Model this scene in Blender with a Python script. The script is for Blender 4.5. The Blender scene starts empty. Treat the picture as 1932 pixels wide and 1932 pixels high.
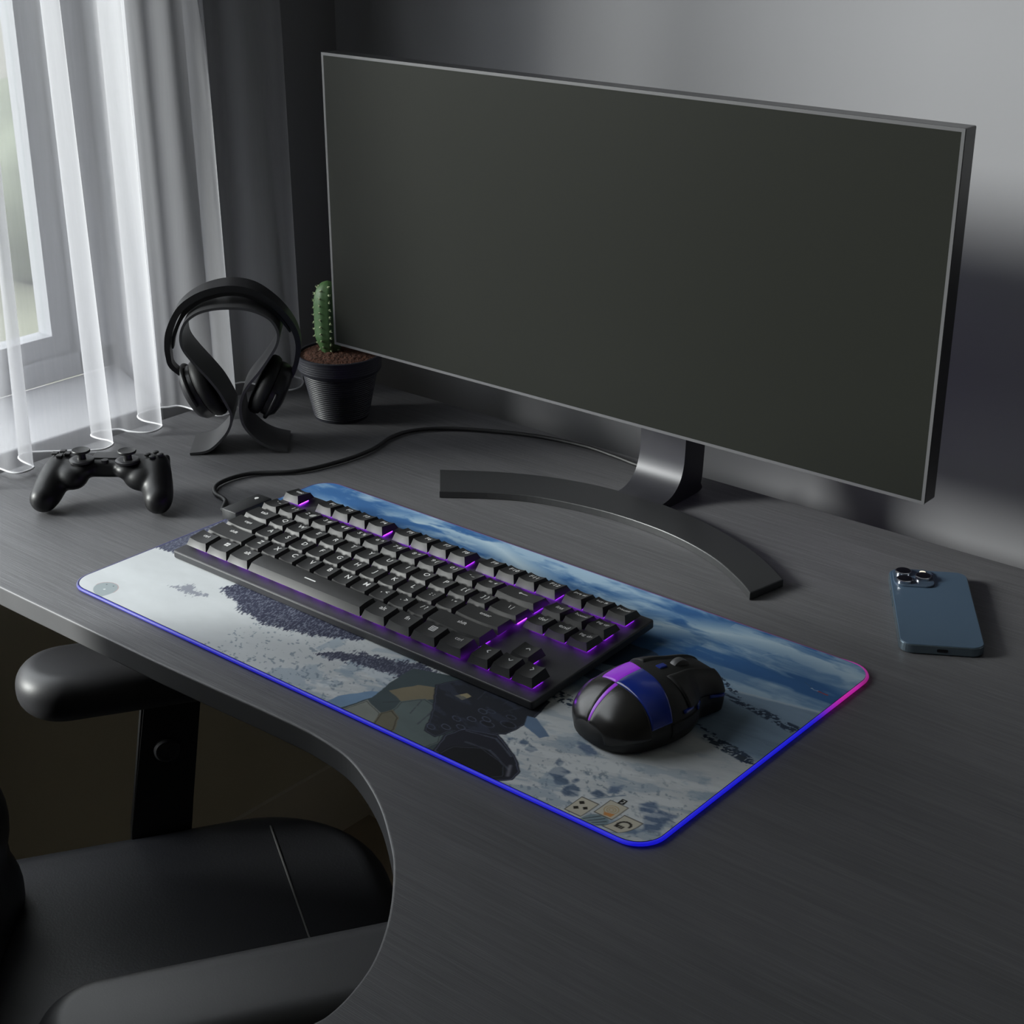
import bpy, bmesh, math, random
import numpy as np
from mathutils import Vector, Matrix
from mathutils.bvhtree import BVHTree

random.seed(7)
DZ = 0.74                      # desk top height above the floor; coordinates below count from the desk top
SUN_E, SKY_E, EXPO = 6.0, 4.3, 0.0
C = bpy.context.scene.collection
WLOC = {}

# ------------------------------------------------------------------ object helpers
def link(name, mesh, mat=None, parent=None, smooth=False, angle=None):
    """mesh is in world coordinates (z from the desk top); recentred on its own middle"""
    n = len(mesh.vertices)
    co = np.empty(n*3, dtype=np.float32); mesh.vertices.foreach_get('co', co); co = co.reshape(-1, 3)
    c = (co.min(0)+co.max(0))/2
    co -= c; mesh.vertices.foreach_set('co', co.ravel()); mesh.update()
    o = bpy.data.objects.new(name, mesh); C.objects.link(o)
    w = Vector((float(c[0]), float(c[1]), float(c[2])+DZ)); WLOC[o.name] = w
    if parent is not None:
        o.parent = parent; o.location = w-WLOC[parent.name]
    else:
        o.location = w
    if mat is not None:
        for m in (mat if isinstance(mat, (list, tuple)) else [mat]): mesh.materials.append(m)
    if smooth:
        mesh.shade_smooth()
        if angle is not None: mesh.set_sharp_from_angle(angle=math.radians(angle))
    return o

def thing(name, label, cat, loc, group=None):
    o = bpy.data.objects.new(name, None); C.objects.link(o); o.empty_display_size = 0.03
    w = Vector((loc[0], loc[1], loc[2]+DZ)); o.location = w; WLOC[o.name] = w
    o['label'] = label; o['category'] = cat
    if group: o['group'] = group
    return o

def tag(o, label, cat, group=None):
    o['label'] = label; o['category'] = cat
    if group: o['group'] = group
    return o

def struct(o):
    o['kind'] = 'structure'; return o

def py(name, verts, faces):
    m = bpy.data.meshes.new(name); m.from_pydata([tuple(v) for v in verts], [], faces); m.update(); return m

def bm_mesh(bm, name='mesh'):
    bmesh.ops.recalc_face_normals(bm, faces=bm.faces)
    m = bpy.data.meshes.new(name); bm.to_mesh(m); bm.free(); return m

def add_box(bm, x0, x1, y0, y1, z0, z1, M=None):
    vs = [bm.verts.new((x, y, z)) for z in (z0, z1) for y in (y0, y1) for x in (x0, x1)]
    for f in ((0, 2, 3, 1), (4, 5, 7, 6), (0, 1, 5, 4), (2, 6, 7, 3), (0, 4, 6, 2), (1, 3, 7, 5)):
        bm.faces.new([vs[i] for i in f])
    if M is not None: bmesh.ops.transform(bm, matrix=M, verts=vs)
    return vs

def box_mesh(x0, x1, y0, y1, z0, z1, bev=0, seg=2, M=None):
    bm = bmesh.new(); add_box(bm, x0, x1, y0, y1, z0, z1)
    if bev: bmesh.ops.bevel(bm, geom=bm.edges[:], offset=bev, segments=seg, profile=.5, affect='EDGES')
    if M is not None: bmesh.ops.transform(bm, matrix=M, verts=bm.verts)
    return bm_mesh(bm)

def prism_mesh(pts, z0, z1, bev=0, seg=2, M=None, bottom=False):
    """closed 2d outline raised from z0 to z1, top rim bevelled"""
    bm = bmesh.new()
    lo = [bm.verts.new((p[0], p[1], z0)) for p in pts]; hi = [bm.verts.new((p[0], p[1], z1)) for p in pts]
    n = len(pts); bm.faces.new(lo[::-1]); bm.faces.new(hi)
    for i in range(n): bm.faces.new((lo[i], lo[(i+1) % n], hi[(i+1) % n], hi[i]))
    bmesh.ops.recalc_face_normals(bm, faces=bm.faces)
    if bev:
        hs = set(hi); ls = set(lo)
        ed = [e for e in bm.edges if (e.verts[0] in hs and e.verts[1] in hs) or (bottom and e.verts[0] in ls and e.verts[1] in ls)]
        bmesh.ops.bevel(bm, geom=ed, offset=bev, segments=seg, profile=.5, affect='EDGES')
    if M is not None: bmesh.ops.transform(bm, matrix=M, verts=bm.verts)
    return bm_mesh(bm)

def rrect(x0, x1, y0, y1, r, n=8):
    out = []
    for cx, cy, a in ((x1-r, y1-r, 0), (x0+r, y1-r, 90), (x0+r, y0+r, 180), (x1-r, y0+r, 270)):
        for i in range(n+1):
            t = math.radians(a+90*i/n); out.append((cx+r*math.cos(t), cy+r*math.sin(t)))
    return out

def spline(pts, sub=8, closed=False):
    P = [Vector(p) for p in pts]; n = len(P); out = []
    for i in range(n if closed else n-1):
        if closed: a, b, c, d = P[(i-1) % n], P[i], P[(i+1) % n], P[(i+2) % n]
        else: a, b, c, d = P[max(i-1, 0)], P[i], P[i+1], P[min(i+2, n-1)]
        for k in range(sub):
            t = k/sub
            out.append(.5*((2*b)+(c-a)*t+(2*a-5*b+4*c-d)*t*t+(3*b-a-3*c+d)*t**3))
    if not closed: out.append(P[-1].copy())
    return out

def tube_mesh(path, r, seg=12, closed=False, cap=True):
    path = [Vector(p) for p in path]; n = len(path); rs = r if isinstance(r, (list, tuple)) else [r]*n
    verts = []; faces = []; up = None
    for i, p in enumerate(path):
        if closed: t = path[(i+1) % n]-path[i-1]
        else: t = path[min(i+1, n-1)]-path[max(i-1, 0)]
        t.normalize()
        if up is None: up = Vector((0, 0, 1)) if abs(t.z) < .9 else Vector((1, 0, 0))
        s = t.cross(up).normalized(); up = s.cross(t).normalized()
        for k in range(seg):
            a = 2*math.pi*k/seg; verts.append(p+(s*math.cos(a)+up*math.sin(a))*rs[i])
    for i in range(n if closed else n-1):
        j = (i+1) % n
        for k in range(seg):
            l = (k+1) % seg; faces.append((i*seg+k, i*seg+l, j*seg+l, j*seg+k))
    if cap and not closed:
        faces.append(tuple(range(seg))[::-1]); faces.append(tuple(range((n-1)*seg, n*seg)))
    return py('tube', verts, faces)

def lathe_mesh(prof, c, seg=48, M=None):
    verts = []; faces = []; n = len(prof)
    for r, z in prof:
        for k in range(seg):
            a = 2*math.pi*k/seg; verts.append(Vector((r*math.cos(a), r*math.sin(a), z)))
    for i in range(n-1):
        for k in range(seg):
            l = (k+1) % seg; faces.append((i*seg+k, i*seg+l, (i+1)*seg+l, (i+1)*seg+k))
    faces.append(tuple(range(seg))[::-1]); faces.append(tuple(range((n-1)*seg, n*seg)))
    if M is not None: verts = [M @ v for v in verts]
    return py('lathe', [v+Vector(c) for v in verts], faces)

def grid_faces(nu, nv, closed_u=False):
    f = []
    for j in range(nv-1):
        for i in range(nu if closed_u else nu-1):
            k = (i+1) % nu; f.append((j*nu+i, j*nu+k, (j+1)*nu+k, (j+1)*nu+i))
    return f

def fuse(meshes, voxel, smooth=6, sub=0):
    """several closed lumps merged into one continuous skin"""
    bm = bmesh.new()
    for m in meshes: bm.from_mesh(m)
    m0 = bpy.data.meshes.new('lump'); bm.to_mesh(m0); bm.free()
    o = bpy.data.objects.new('lump', m0); C.objects.link(o)
    r = o.modifiers.new('r', 'REMESH'); r.mode = 'VOXEL'; r.voxel_size = voxel; r.use_smooth_shade = True
    s = o.modifiers.new('s', 'SMOOTH'); s.iterations = smooth; s.factor = .5
    dg = bpy.context.evaluated_depsgraph_get()
    out = bpy.data.meshes.new_from_object(o.evaluated_get(dg))
    bpy.data.objects.remove(o); return out

def ball(c, r, M=None, seg=24):
    bm = bmesh.new(); bmesh.ops.create_uvsphere(bm, u_segments=seg, v_segments=seg//2, radius=1)
    S = Matrix.Diagonal((r[0], r[1], r[2], 1)) if isinstance(r, (tuple, list)) else Matrix.Diagonal((r, r, r, 1))
    bmesh.ops.transform(bm, matrix=Matrix.Translation(c) @ (M if M is not None else Matrix()) @ S, verts=bm.verts)
    return bm_mesh(bm)

def frame(o, ax, ay, az):
    """matrix with the given axes as columns"""
    M = Matrix.Identity(4)
    for i, v in enumerate((ax, ay, az)):
        for k in range(3): M[k][i] = v[k]
    for k in range(3): M[k][3] = o[k]
    return M

# ------------------------------------------------------------------ materials
def mat(name, col, rough=.5, metal=0., spec=.5, bump=None, coat=0., emit=None, noise=None, sheen=0.):
    m = bpy.data.materials.new(name); m.use_nodes = True; nt = m.node_tree; b = nt.nodes['Principled BSDF']
    b.inputs['Base Color'].default_value = (*col, 1); b.inputs['Roughness'].default_value = rough
    b.inputs['Metallic'].default_value = metal; b.inputs['Specular IOR Level'].default_value = spec
    b.inputs['Coat Weight'].default_value = coat; b.inputs['Sheen Weight'].default_value = sheen
    if emit: b.inputs['Emission Color'].default_value = (*emit[0], 1); b.inputs['Emission Strength'].default_value = emit[1]
    tc = nt.nodes.new('ShaderNodeTexCoord')
    if noise:      # (scale, amount): uneven tone of the surface itself
        n = nt.nodes.new('ShaderNodeTexNoise'); n.inputs['Scale'].default_value = noise[0]; n.inputs['Detail'].default_value = 5
        nt.links.new(tc.outputs['Object'], n.inputs['Vector'])
        mx = nt.nodes.new('ShaderNodeMix'); mx.data_type = 'RGBA'
        mx.inputs[6].default_value = (*[c*(1-noise[1]) for c in col], 1); mx.inputs[7].default_value = (*[min(1, c*(1+noise[1])) for c in col], 1)
        nt.links.new(n.outputs['Fac'], mx.inputs[0]); nt.links.new(mx.outputs[2], b.inputs['Base Color'])
    if bump:       # (scale, strength, distance)
        n = nt.nodes.new('ShaderNodeTexNoise'); n.inputs['Scale'].default_value = bump[0]; n.inputs['Detail'].default_value = 3
        nt.links.new(tc.outputs['Object'], n.inputs['Vector'])
        bp = nt.nodes.new('ShaderNodeBump'); bp.inputs['Strength'].default_value = bump[1]; bp.inputs['Distance'].default_value = bump[2]
        nt.links.new(n.outputs['Fac'], bp.inputs['Height']); nt.links.new(bp.outputs['Normal'], b.inputs['Normal'])
    return m

def wood_mat():
    m = bpy.data.materials.new('charcoal_wood'); m.use_nodes = True; nt = m.node_tree; b = nt.nodes['Principled BSDF']
    tc = nt.nodes.new('ShaderNodeTexCoord')
    def nz(sx, sy, sc, det, dist=0.):
        mp = nt.nodes.new('ShaderNodeMapping'); mp.inputs['Scale'].default_value = (sx, sy, 1)
        n = nt.nodes.new('ShaderNodeTexNoise'); n.inputs['Scale'].default_value = sc; n.inputs['Detail'].default_value = det
        n.inputs['Distortion'].default_value = dist
        nt.links.new(tc.outputs['Object'], mp.inputs['Vector']); nt.links.new(mp.outputs['Vector'], n.inputs['Vector']); return n
    a = nz(2.2, 60, 4, 6, .4); f = nz(9, 420, 3, 3); w = nz(1.3, 9, 3, 2, .5)
    mul = nt.nodes.new('ShaderNodeMath'); mul.operation = 'MULTIPLY'; nt.links.new(a.outputs['Fac'], mul.inputs[0]); nt.links.new(f.outputs['Fac'], mul.inputs[1])
    add = nt.nodes.new('ShaderNodeMath'); add.operation = 'MULTIPLY_ADD'; add.inputs[1].default_value = .35
    nt.links.new(w.outputs['Fac'], add.inputs[0]); nt.links.new(mul.outputs[0], add.inputs[2])
    cr = nt.nodes.new('ShaderNodeValToRGB'); cr.color_ramp.elements[0].position = .25; cr.color_ramp.elements[0].color = (.078, .078, .083, 1)
    cr.color_ramp.elements[1].position = .62; cr.color_ramp.elements[1].color = (.122, .121, .128, 1)
    nt.links.new(add.outputs[0], cr.inputs['Fac']); nt.links.new(cr.outputs['Color'], b.inputs['Base Color'])
    mr = nt.nodes.new('ShaderNodeMapRange'); mr.inputs['From Min'].default_value = .25; mr.inputs['From Max'].default_value = .6
    mr.inputs['To Min'].default_value = .56; mr.inputs['To Max'].default_value = .46
    nt.links.new(add.outputs[0], mr.inputs['Value']); nt.links.new(mr.outputs['Result'], b.inputs['Roughness'])
    bp = nt.nodes.new('ShaderNodeBump'); bp.inputs['Strength'].default_value = .45; bp.inputs['Distance'].default_value = .0009
    nt.links.new(add.outputs[0], bp.inputs['Height']); nt.links.new(bp.outputs['Normal'], b.inputs['Normal'])
    return m

def cloth_sheer():
    m = bpy.data.materials.new('sheer_voile'); m.use_nodes = True; nt = m.node_tree; nt.nodes.clear()
    out = nt.nodes.new('ShaderNodeOutputMaterial'); tr = nt.nodes.new('ShaderNodeBsdfTransparent'); df = nt.nodes.new('ShaderNodeBsdfDiffuse')
    tl = nt.nodes.new('ShaderNodeBsdfTranslucent'); m1 = nt.nodes.new('ShaderNodeMixShader'); m2 = nt.nodes.new('ShaderNodeMixShader')
    df.inputs['Color'].default_value = (.66, .66, .68, 1); tl.inputs['Color'].default_value = (.66, .66, .69, 1)
    tr.inputs['Color'].default_value = (1, 1, 1, 1)
    m1.inputs[0].default_value = .5; nt.links.new(df.outputs[0], m1.inputs[1]); nt.links.new(tl.outputs[0], m1.inputs[2])
    lw = nt.nodes.new('ShaderNodeLayerWeight'); lw.inputs['Blend'].default_value = .35     # threads close up when seen edge on
    mr = nt.nodes.new('ShaderNodeMapRange'); mr.inputs['To Min'].default_value = .34; mr.inputs['To Max'].default_value = .92
    tc = nt.nodes.new('ShaderNodeTexCoord'); mp = nt.nodes.new('ShaderNodeMapping'); mp.inputs['Scale'].default_value = (40, 40, 2)
    nz = nt.nodes.new('ShaderNodeTexNoise'); nz.inputs['Scale'].default_value = 8
    ad = nt.nodes.new('ShaderNodeMath'); ad.operation = 'MULTIPLY_ADD'; ad.inputs[1].default_value = .05; 
    nt.links.new(tc.outputs['Object'], mp.inputs['Vector']); nt.links.new(mp.outputs['Vector'], nz.inputs['Vector'])
    nt.links.new(nz.outputs['Fac'], ad.inputs[0]); nt.links.new(mr.outputs['Result'], ad.inputs[2])
    nt.links.new(lw.outputs['Facing'], mr.inputs['Value']); nt.links.new(ad.outputs[0], m2.inputs[0])
    nt.links.new(tr.outputs[0], m2.inputs[1]); nt.links.new(m1.outputs[0], m2.inputs[2]); nt.links.new(m2.outputs[0], out.inputs['Surface'])
    return m

def glass_mat():
    m = bpy.data.materials.new('window_glass'); m.use_nodes = True; nt = m.node_tree; nt.nodes.clear()
    out = nt.nodes.new('ShaderNodeOutputMaterial'); tr = nt.nodes.new('ShaderNodeBsdfTransparent'); gl = nt.nodes.new('ShaderNodeBsdfGlossy')
    mx = nt.nodes.new('ShaderNodeMixShader'); gl.inputs['Roughness'].default_value = .03
    tr.inputs['Color'].default_value = (.95, .97, .96, 1)
    mx.inputs[0].default_value = .04; nt.links.new(tr.outputs[0], mx.inputs[1]); nt.links.new(gl.outputs[0], mx.inputs[2]); nt.links.new(mx.outputs[0], out.inputs['Surface'])
    return m

M_WALL = mat('wall_paint', (.262, .262, .277), .85, noise=(3, .04), bump=(180, .15, .0005))
M_CEIL = mat('ceiling_paint', (.78, .78, .78), .9)
M_WALL2 = mat('pale_wall_paint', (.58, .56, .51), .85, noise=(3, .04))
M_FLOOR = mat('floor_wood', (.44, .37, .27), .5, noise=(4, .2))
M_BASE = mat('baseboard_paint', (.80, .74, .62), .6)
M_FRAME = mat('window_frame_paint', (.34, .345, .37), .5)
M_SILL = mat('sill_paint', (.42, .42, .44), .5)
M_BOUNCE = mat('under_desk_bounce_tone', (.74, .68, .52), .7)  # pale tone stands in for bounced light under the desk
M_GLASS = glass_mat()
M_VOILE = cloth_sheer()
M_HEM = mat('voile_hem', (.9, .9, .92), .8)
M_WOOD = wood_mat()
M_EDGE = mat('desk_edge_band', (.15, .15, .155), .38, noise=(20, .12))
M_BLACK = mat('black_plastic', (.012, .012, .013), .42)
M_CAP = mat('keycap_plastic', (.025, .025, .026), .45, bump=(900, .08, .0002))
M_CASE = mat('keyboard_case', (.040, .040, .044), .42, bump=(700, .06, .0002))
M_LEGEND = mat('legend_ink', (.62, .62, .62), .6)
M_LEDP = mat('purple_led', (.1, .02, .2), .5, emit=((.36, .03, 1.0), 15.0))
M_WALLTINT = mat('added_wall_tint_glow', (.1, .05, .2), .5, emit=((.45, .22, 1.0), 3.0))  # weak purple glow, added to tint the shaded wall
M_SATIN = mat('satin_black', (.022, .022, .024), .32)
M_SCREEN = mat('screen_panel', (.0165, .0175, .0150), .38, spec=.09)
M_BEZEL = mat('bezel_grey', (.10, .10, .105), .35)
M_STAND = mat('stand_metal', (.040, .041, .043), .40, metal=.35)
M_NECK = mat('neck_metal', (.034, .034, .040), .36, metal=.25)
M_LEATHER = mat('black_leather', (.016, .016, .018), .40, bump=(220, .25, .0006))
M_SOFT = mat('ear_cushion_leather', (.012, .012, .012), .55, bump=(160, .3, .0005))
M_HPSTAND = mat('headphone_stand_lacquer', (.062, .062, .065), .36)
M_POT = mat('pot_plastic', (.020, .021, .030), .5)
M_SOIL = mat('soil', (.060, .019, .008), .95, noise=(260, .75), bump=(220, 1.0, .004))
M_CACTUS = mat('cactus_skin', (.045, .105, .032), .55, noise=(60, .25))
M_SPINE = mat('cactus_spine', (.42, .50, .30), .7)
M_PHONE = mat('phone_back_glass', (.065, .105, .155), .28, coat=.3)
M_PHSIDE = mat('phone_side_metal', (.16, .21, .25), .25, metal=.8)
M_LENS = mat('lens_glass', (.004, .004, .006), .06)
M_CHROME = mat('polished_metal', (.6, .62, .66), .18, metal=1)
M_FLASH = mat('flash_diffuser', (.9, .85, .7), .3, emit=((1, .93, .75), .5))
M_MOUSE = mat('mouse_shell', (.020, .019, .018), .25)
M_MOUSED = mat('mouse_matt', (.012, .012, .012), .5)
M_PADB = mat('controller_plastic', (.008, .008, .009), .42, spec=.38)
M_MBLUE = mat('mouse_blue_gloss', (.012, .035, .30), .16, coat=.5)
M_MLED = mat('mouse_purple_light', (.12, .02, .25), .25, emit=((.42, .05, .9), .38))
M_BUMP = mat('phone_camera_island', (.05, .075, .11), .18, coat=.3)
M_CHAIR = mat('chair_leather', (.040, .041, .047), .42, bump=(500, .3, .0006), noise=(6, .12))
M_ARM = mat('armrest_pu', (.040, .040, .044), .46, bump=(700, .12, .0004))
M_THREAD = mat('seam_thread', (.16, .16, .16), .7)
M_CABLE = mat('cable_rubber', (.014, .014, .015), .5)
# ------------------------------------------------------------------ room shell
WX, WY, FZ, CZ = -1.4846, 1.43, -0.74, 1.86        # left wall, back wall, floor, ceiling
RX, NY = 2.3, -2.4                                 # right wall and wall behind the camera
JY, JG, SX = 1.114, 1.172, -1.648                             # window jamb and glazing plane
WB, WTOP = -.30, 1.45                              # near end and head of the window opening
struct(link('floor', box_mesh(WX-.3, RX+.2, NY-.2, WY+.2, FZ-.1, FZ), M_FLOOR))
struct(link('ceiling', box_mesh(WX-.3, RX+.2, NY-.2, WY+.2, CZ, CZ+.1), M_CEIL))
struct(link('wall_back', box_mesh(WX-.3, RX+.2, WY, WY+.12, FZ, CZ), M_WALL))
struct(link('wall_right', box_mesh(RX, RX+.12, NY, WY, FZ, CZ), M_WALL2))
struct(link('wall_front', box_mesh(WX, RX, NY-.12, NY, FZ, CZ), M_WALL2))
bm = bmesh.new()
pv = [(WX, JY), (WX, WY), (WX-.24, WY), (WX-.24, JG), (SX, JG)]          # pier with the splayed window reveal
pa = [[bm.verts.new((x, y, z)) for x, y in pv] for z in (FZ, CZ)]
bm.faces.new(pa[0][::-1]); bm.faces.new(pa[1])
for i in range(5): bm.faces.new((pa[0][i], pa[0][(i+1) % 5], pa[1][(i+1) % 5], pa[1][i]))
add_box(bm, WX-.24, WX, NY, WB, FZ, CZ)
add_box(bm, WX-.24, WX, WB, JY, FZ, -.03)
add_box(bm, WX-.24, WX, WB, JY, WTOP, CZ)
struct(link('wall_left', bm_mesh(bm), M_WALL))
bm = bmesh.new(); add_box(bm, WX, WX+.012, NY, WY-.012, FZ, -.62)
struct(link('baseboard_left', bm_mesh(bm), M_BASE))
struct(link('bounce_panel_1', box_mesh(WX, WX+.005, WB, WY-.012, -.62, -.035), M_BOUNCE))  # added pale sheet that makes the wall below the desk look better lit
bm = bmesh.new(); add_box(bm, WX+.012, RX, WY-.012, WY, FZ, -.62)
struct(link('baseboard_back', bm_mesh(bm), M_BASE))

win = bpy.data.objects.new('window_1', None); C.objects.link(win); win.location = (SX, -.2, DZ); WLOC['window_1'] = Vector((SX, -.2, DZ)); win['kind'] = 'structure'
bm = bmesh.new()
fx0, fx1 = SX-.05, SX
for a, b in ((JG-.053, JG), (WB, WB+.04)): add_box(bm, fx0, fx1, a, b, 0, WTOP)
add_box(bm, fx0, fx1, WB, JG, 0, .028); add_box(bm, fx0, fx1, WB, JG, WTOP-.06, WTOP)
link('window_frame', bm_mesh(bm), M_FRAME, win)
for a, b in ((WB+.04, JG-.053),):
    bm = bmesh.new(); s0, s1 = SX-.04, SX-.012
    add_box(bm, s0, s1, a, a+.035, .028, WTOP-.06); add_box(bm, s0, s1, b-.029, b, .028, WTOP-.06)
    add_box(bm, s0, s1, a+.035, b-.029, .028, .054); add_box(bm, s0, s1, a+.035, b-.029, WTOP-.11, WTOP-.06)
    sash = link('window_sash', bm_mesh(bm), M_FRAME, win)
    link('glass_pane', box_mesh(SX-.028, SX-.024, a+.035, b-.029, .054, WTOP-.11), M_GLASS, sash)
link('window_sill', prism_mesh([(SX, WB), (WX+.002, WB), (WX+.002, JY), (SX, JG)], -.03, 0, .003, 2), M_SILL, win)

# ------------------------------------------------------------------ outside
M_GRASS = mat('garden_grass', (.15, .155, .11), .95, noise=(.8, .5))
M_REND = mat('rendered_facade', (.36, .35, .31), .9, noise=(.7, .12))
M_LEAF = mat('foliage', (.13, .145, .105), .8, noise=(3, .6))
M_EAVE = mat('eave_board', (.22, .22, .18), .8)
M_WIN2 = mat('dark_glazing', (.12, .13, .13), .3)
M_PATH = mat('pale_paving', (.6, .58, .53), .9, noise=(2, .15))
gnd = link('garden_lawn', box_mesh(-30, WX-.3, -20, 25, FZ-1.25, FZ-1.2), M_GRASS); gnd['kind'] = 'structure'
hs = thing('neighbouring_house', 'pale rendered neighbouring house seen blurred through the sheer curtain', 'house', (-12, 11, FZ-1.2))
link('wall', box_mesh(-15, -10.5, 4, 18, FZ-1.2, 3.2), M_REND, hs)
link('roof', box_mesh(-15.4, -9.9, 3.6, 18.4, 3.2, 3.5), M_EAVE, hs)
link('window', box_mesh(-10.52, -10.44, 8.4, 9.6, -.3, 1.2), M_WIN2, hs)
link('window', box_mesh(-10.52, -10.44, 6.0, 7.0, -.3, 1.2), M_WIN2, hs)
for k, (x, y, s) in enumerate(((-8.2, 7.4, .75), (-8.6, 5.6, .8), (-8.0, 9.4, .6))):
    ms = [ball((x+random.uniform(-.6, .6)*s, y+random.uniform(-.6, .6)*s, FZ-1.2+random.uniform(.3, 1.0)*s), random.uniform(.4, .65)*s) for _ in range(9)]
    o = link('garden_bush', fuse(ms, .07, 3), M_LEAF, None, True)
    tag(o, ('round green bush in the garden, middle one before the pale house', 'round green bush in the garden, farthest left before the pale house', 'small green bush in the garden, nearest the window jamb')[k], 'bush', 'garden bushes')

# ------------------------------------------------------------------ curtain
HEM_LOW =  [(-1.4528, 0.8472, 0.004), (-1.4512, 0.8566, 0.004), (-1.4358, 0.8595, 0.004), (-1.4178, 0.8605, 0.004), (-1.4088, 0.8662, 0.004), (-1.4079, 0.8768, 0.004), (-1.4119, 0.8855, 0.004), (-1.4224, 0.8867, 0.004), (-1.4361, 0.8874, 0.004), (-1.4487, 0.8913, 0.004), (-1.4539, 0.8995, 0.004), (-1.4505, 0.9107, 0.004), (-1.4438, 0.9184, 0.004), (-1.4317, 0.9306, 0.004), (-1.4197, 0.9428, 0.004), (-1.4031, 0.9588, 0.004), (-1.3982, 0.9693, 0.004), (-1.404, 0.9837, 0.004), (-1.4163, 0.9864, 0.004), (-1.431, 0.983, 0.004), (-1.4453, 0.9842, 0.004), (-1.4492, 0.9943, 0.004), (-1.442, 1.0094, 0.004), (-1.4351, 1.0175, 0.004), (-1.4216, 1.0197, 0.004), (-1.4049, 1.0291, 0.004), (-1.4012, 1.0412, 0.004), (-1.4073, 1.0544, 0.004), (-1.4157, 1.0565, 0.004), (-1.4374, 1.0523, 0.004), (-1.4547, 1.0566, 0.004), (-1.4612, 1.0678, 0.004), (-1.4593, 1.0912, 0.004), (-1.4536, 1.1008, 0.004), (-1.445, 1.1129, 0.004), (-1.4107, 1.1149, 0.004), (-1.3841, 1.1204, 0.004), (-1.3802, 1.1356, 0.004), (-1.3929, 1.154, 0.004), (-1.4089, 1.1579, 0.004), (-1.4274, 1.1573, 0.004), (-1.4428, 1.1647, 0.004), (-1.4531, 1.1792, 0.004), (-1.4595, 1.1973, 0.004), (-1.4602, 1.2099, 0.004), (-1.4528, 1.2214, 0.004), (-1.423, 1.2252, 0.004), (-1.3951, 1.2303, 0.004), (-1.3876, 1.2417, 0.004), (-1.3905, 1.255, 0.004), (-1.402, 1.2693, 0.004), (-1.4142, 1.2753, 0.004), (-1.4238, 1.2753, 0.004), (-1.4352, 1.2823, 0.004)]
HEM_HIGH =  [(-1.4728, 0.9114, 0.4779), (-1.4712, 0.9151, 0.4777), (-1.4558, 0.9113, 0.4789), (-1.4378, 0.9053, 0.4805), (-1.43, 0.9038, 0.481), (-1.43, 0.9061, 0.4809), (-1.4319, 0.9073, 0.4807), (-1.4424, 0.9111, 0.4798), (-1.4561, 0.9139, 0.4787), (-1.4687, 0.9171, 0.4777), (-1.4739, 0.9226, 0.477), (-1.4705, 0.9288, 0.4768), (-1.4638, 0.9329, 0.4769), (-1.4517, 0.9395, 0.4771), (-1.4397, 0.9497, 0.4771), (-1.43, 0.9701, 0.4762), (-1.43, 0.9887, 0.4749), (-1.43, 0.9937, 0.4745), (-1.4363, 0.9943, 0.4741), (-1.451, 0.9943, 0.4732), (-1.4653, 0.9947, 0.4723), (-1.4692, 1.0031, 0.4714), (-1.462, 1.0134, 0.4711), (-1.4551, 1.0202, 0.471), (-1.4416, 1.0327, 0.4709), (-1.43, 1.0506, 0.4703), (-1.43, 1.0652, 0.4693), (-1.43, 1.0693, 0.469), (-1.4357, 1.0695, 0.4686), (-1.4574, 1.068, 0.4674), (-1.474, 1.0707, 0.4662), (-1.474, 1.0761, 0.4658), (-1.474, 1.098, 0.4642), (-1.4736, 1.1137, 0.4631), (-1.465, 1.1283, 0.4625), (-1.4307, 1.1335, 0.4642), (-1.43, 1.1581, 0.4625), (-1.43, 1.1735, 0.4614), (-1.43, 1.1779, 0.4611), (-1.43, 1.1706, 0.4616), (-1.4474, 1.17, 0.4606), (-1.4628, 1.1751, 0.4593), (-1.4731, 1.1908, 0.4575), (-1.474, 1.2051, 0.4564), (-1.474, 1.2165, 0.4556), (-1.4728, 1.2347, 0.4543), (-1.443, 1.2405, 0.4557), (-1.43, 1.2606, 0.455), (-1.43, 1.2805, 0.4536), (-1.43, 1.2894, 0.4529), (-1.43, 1.2902, 0.4529), (-1.4342, 1.2843, 0.453), (-1.4438, 1.2792, 0.4528), (-1.4552, 1.2748, 0.4525)]

hl = [Vector(p) for p in HEM_LOW]; hh = [Vector(p) for p in HEM_HIGH]
# folds go on along the window beyond the left border of the frame
# (the curtain's gathered edge lies just left of the frame; the rest of the window is bare)
pl = []; ph = []
for y, x, yh, xh in ((.835, -1.448, .903, -1.468), (.822, -1.415, .893, -1.445), (.824, -1.402, .895, -1.430), (.812, -1.418, .886, -1.442)):
    pl.append(Vector((x, y, .004))); ph.append(Vector((xh, yh, .478)))
hl = pl[::-1]+hl; hh = ph[::-1]+hh
low = spline(hl, 6); high = spline(hh, 6); n = len(low)
rows = [(0, 0)]+[(k/10, 0) for k in range(1, 11)]+[(1, .3), (1, .6), (1, .9)]
verts = []
for t, up in rows:
    for a, b in zip(low, high):
        p = a.lerp(b, t); verts.append(Vector((p.x, p.y, p.z+up)))
cur = link('sheer_curtain', py('c', verts, grid_faces(n, len(rows))), M_VOILE, None, True)
tag(cur, 'white sheer floor-long curtain hanging in soft folds before the window', 'curtain')
cur['label'] = 'white sheer curtain hanging in soft folds in front of the window, left of the desk'
hem = link('hem', tube_mesh([p+Vector((0, 0, .0005)) for p in low], .0011, 6), M_HEM, cur, True)
rod = thing('curtain_rod', 'dark metal rod above the window from which the sheer curtain hangs', 'curtain rod', (WX+.05, 0, 1.62))
link('pole', tube_mesh([(WX+.05, -.45, 1.62), (WX+.05, 1.36, 1.62)], .012), M_SATIN, rod, True)
for yy in (-.45, 1.36): link('finial', ball((WX+.05, yy, 1.62), .022), M_SATIN, rod, True)
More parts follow.
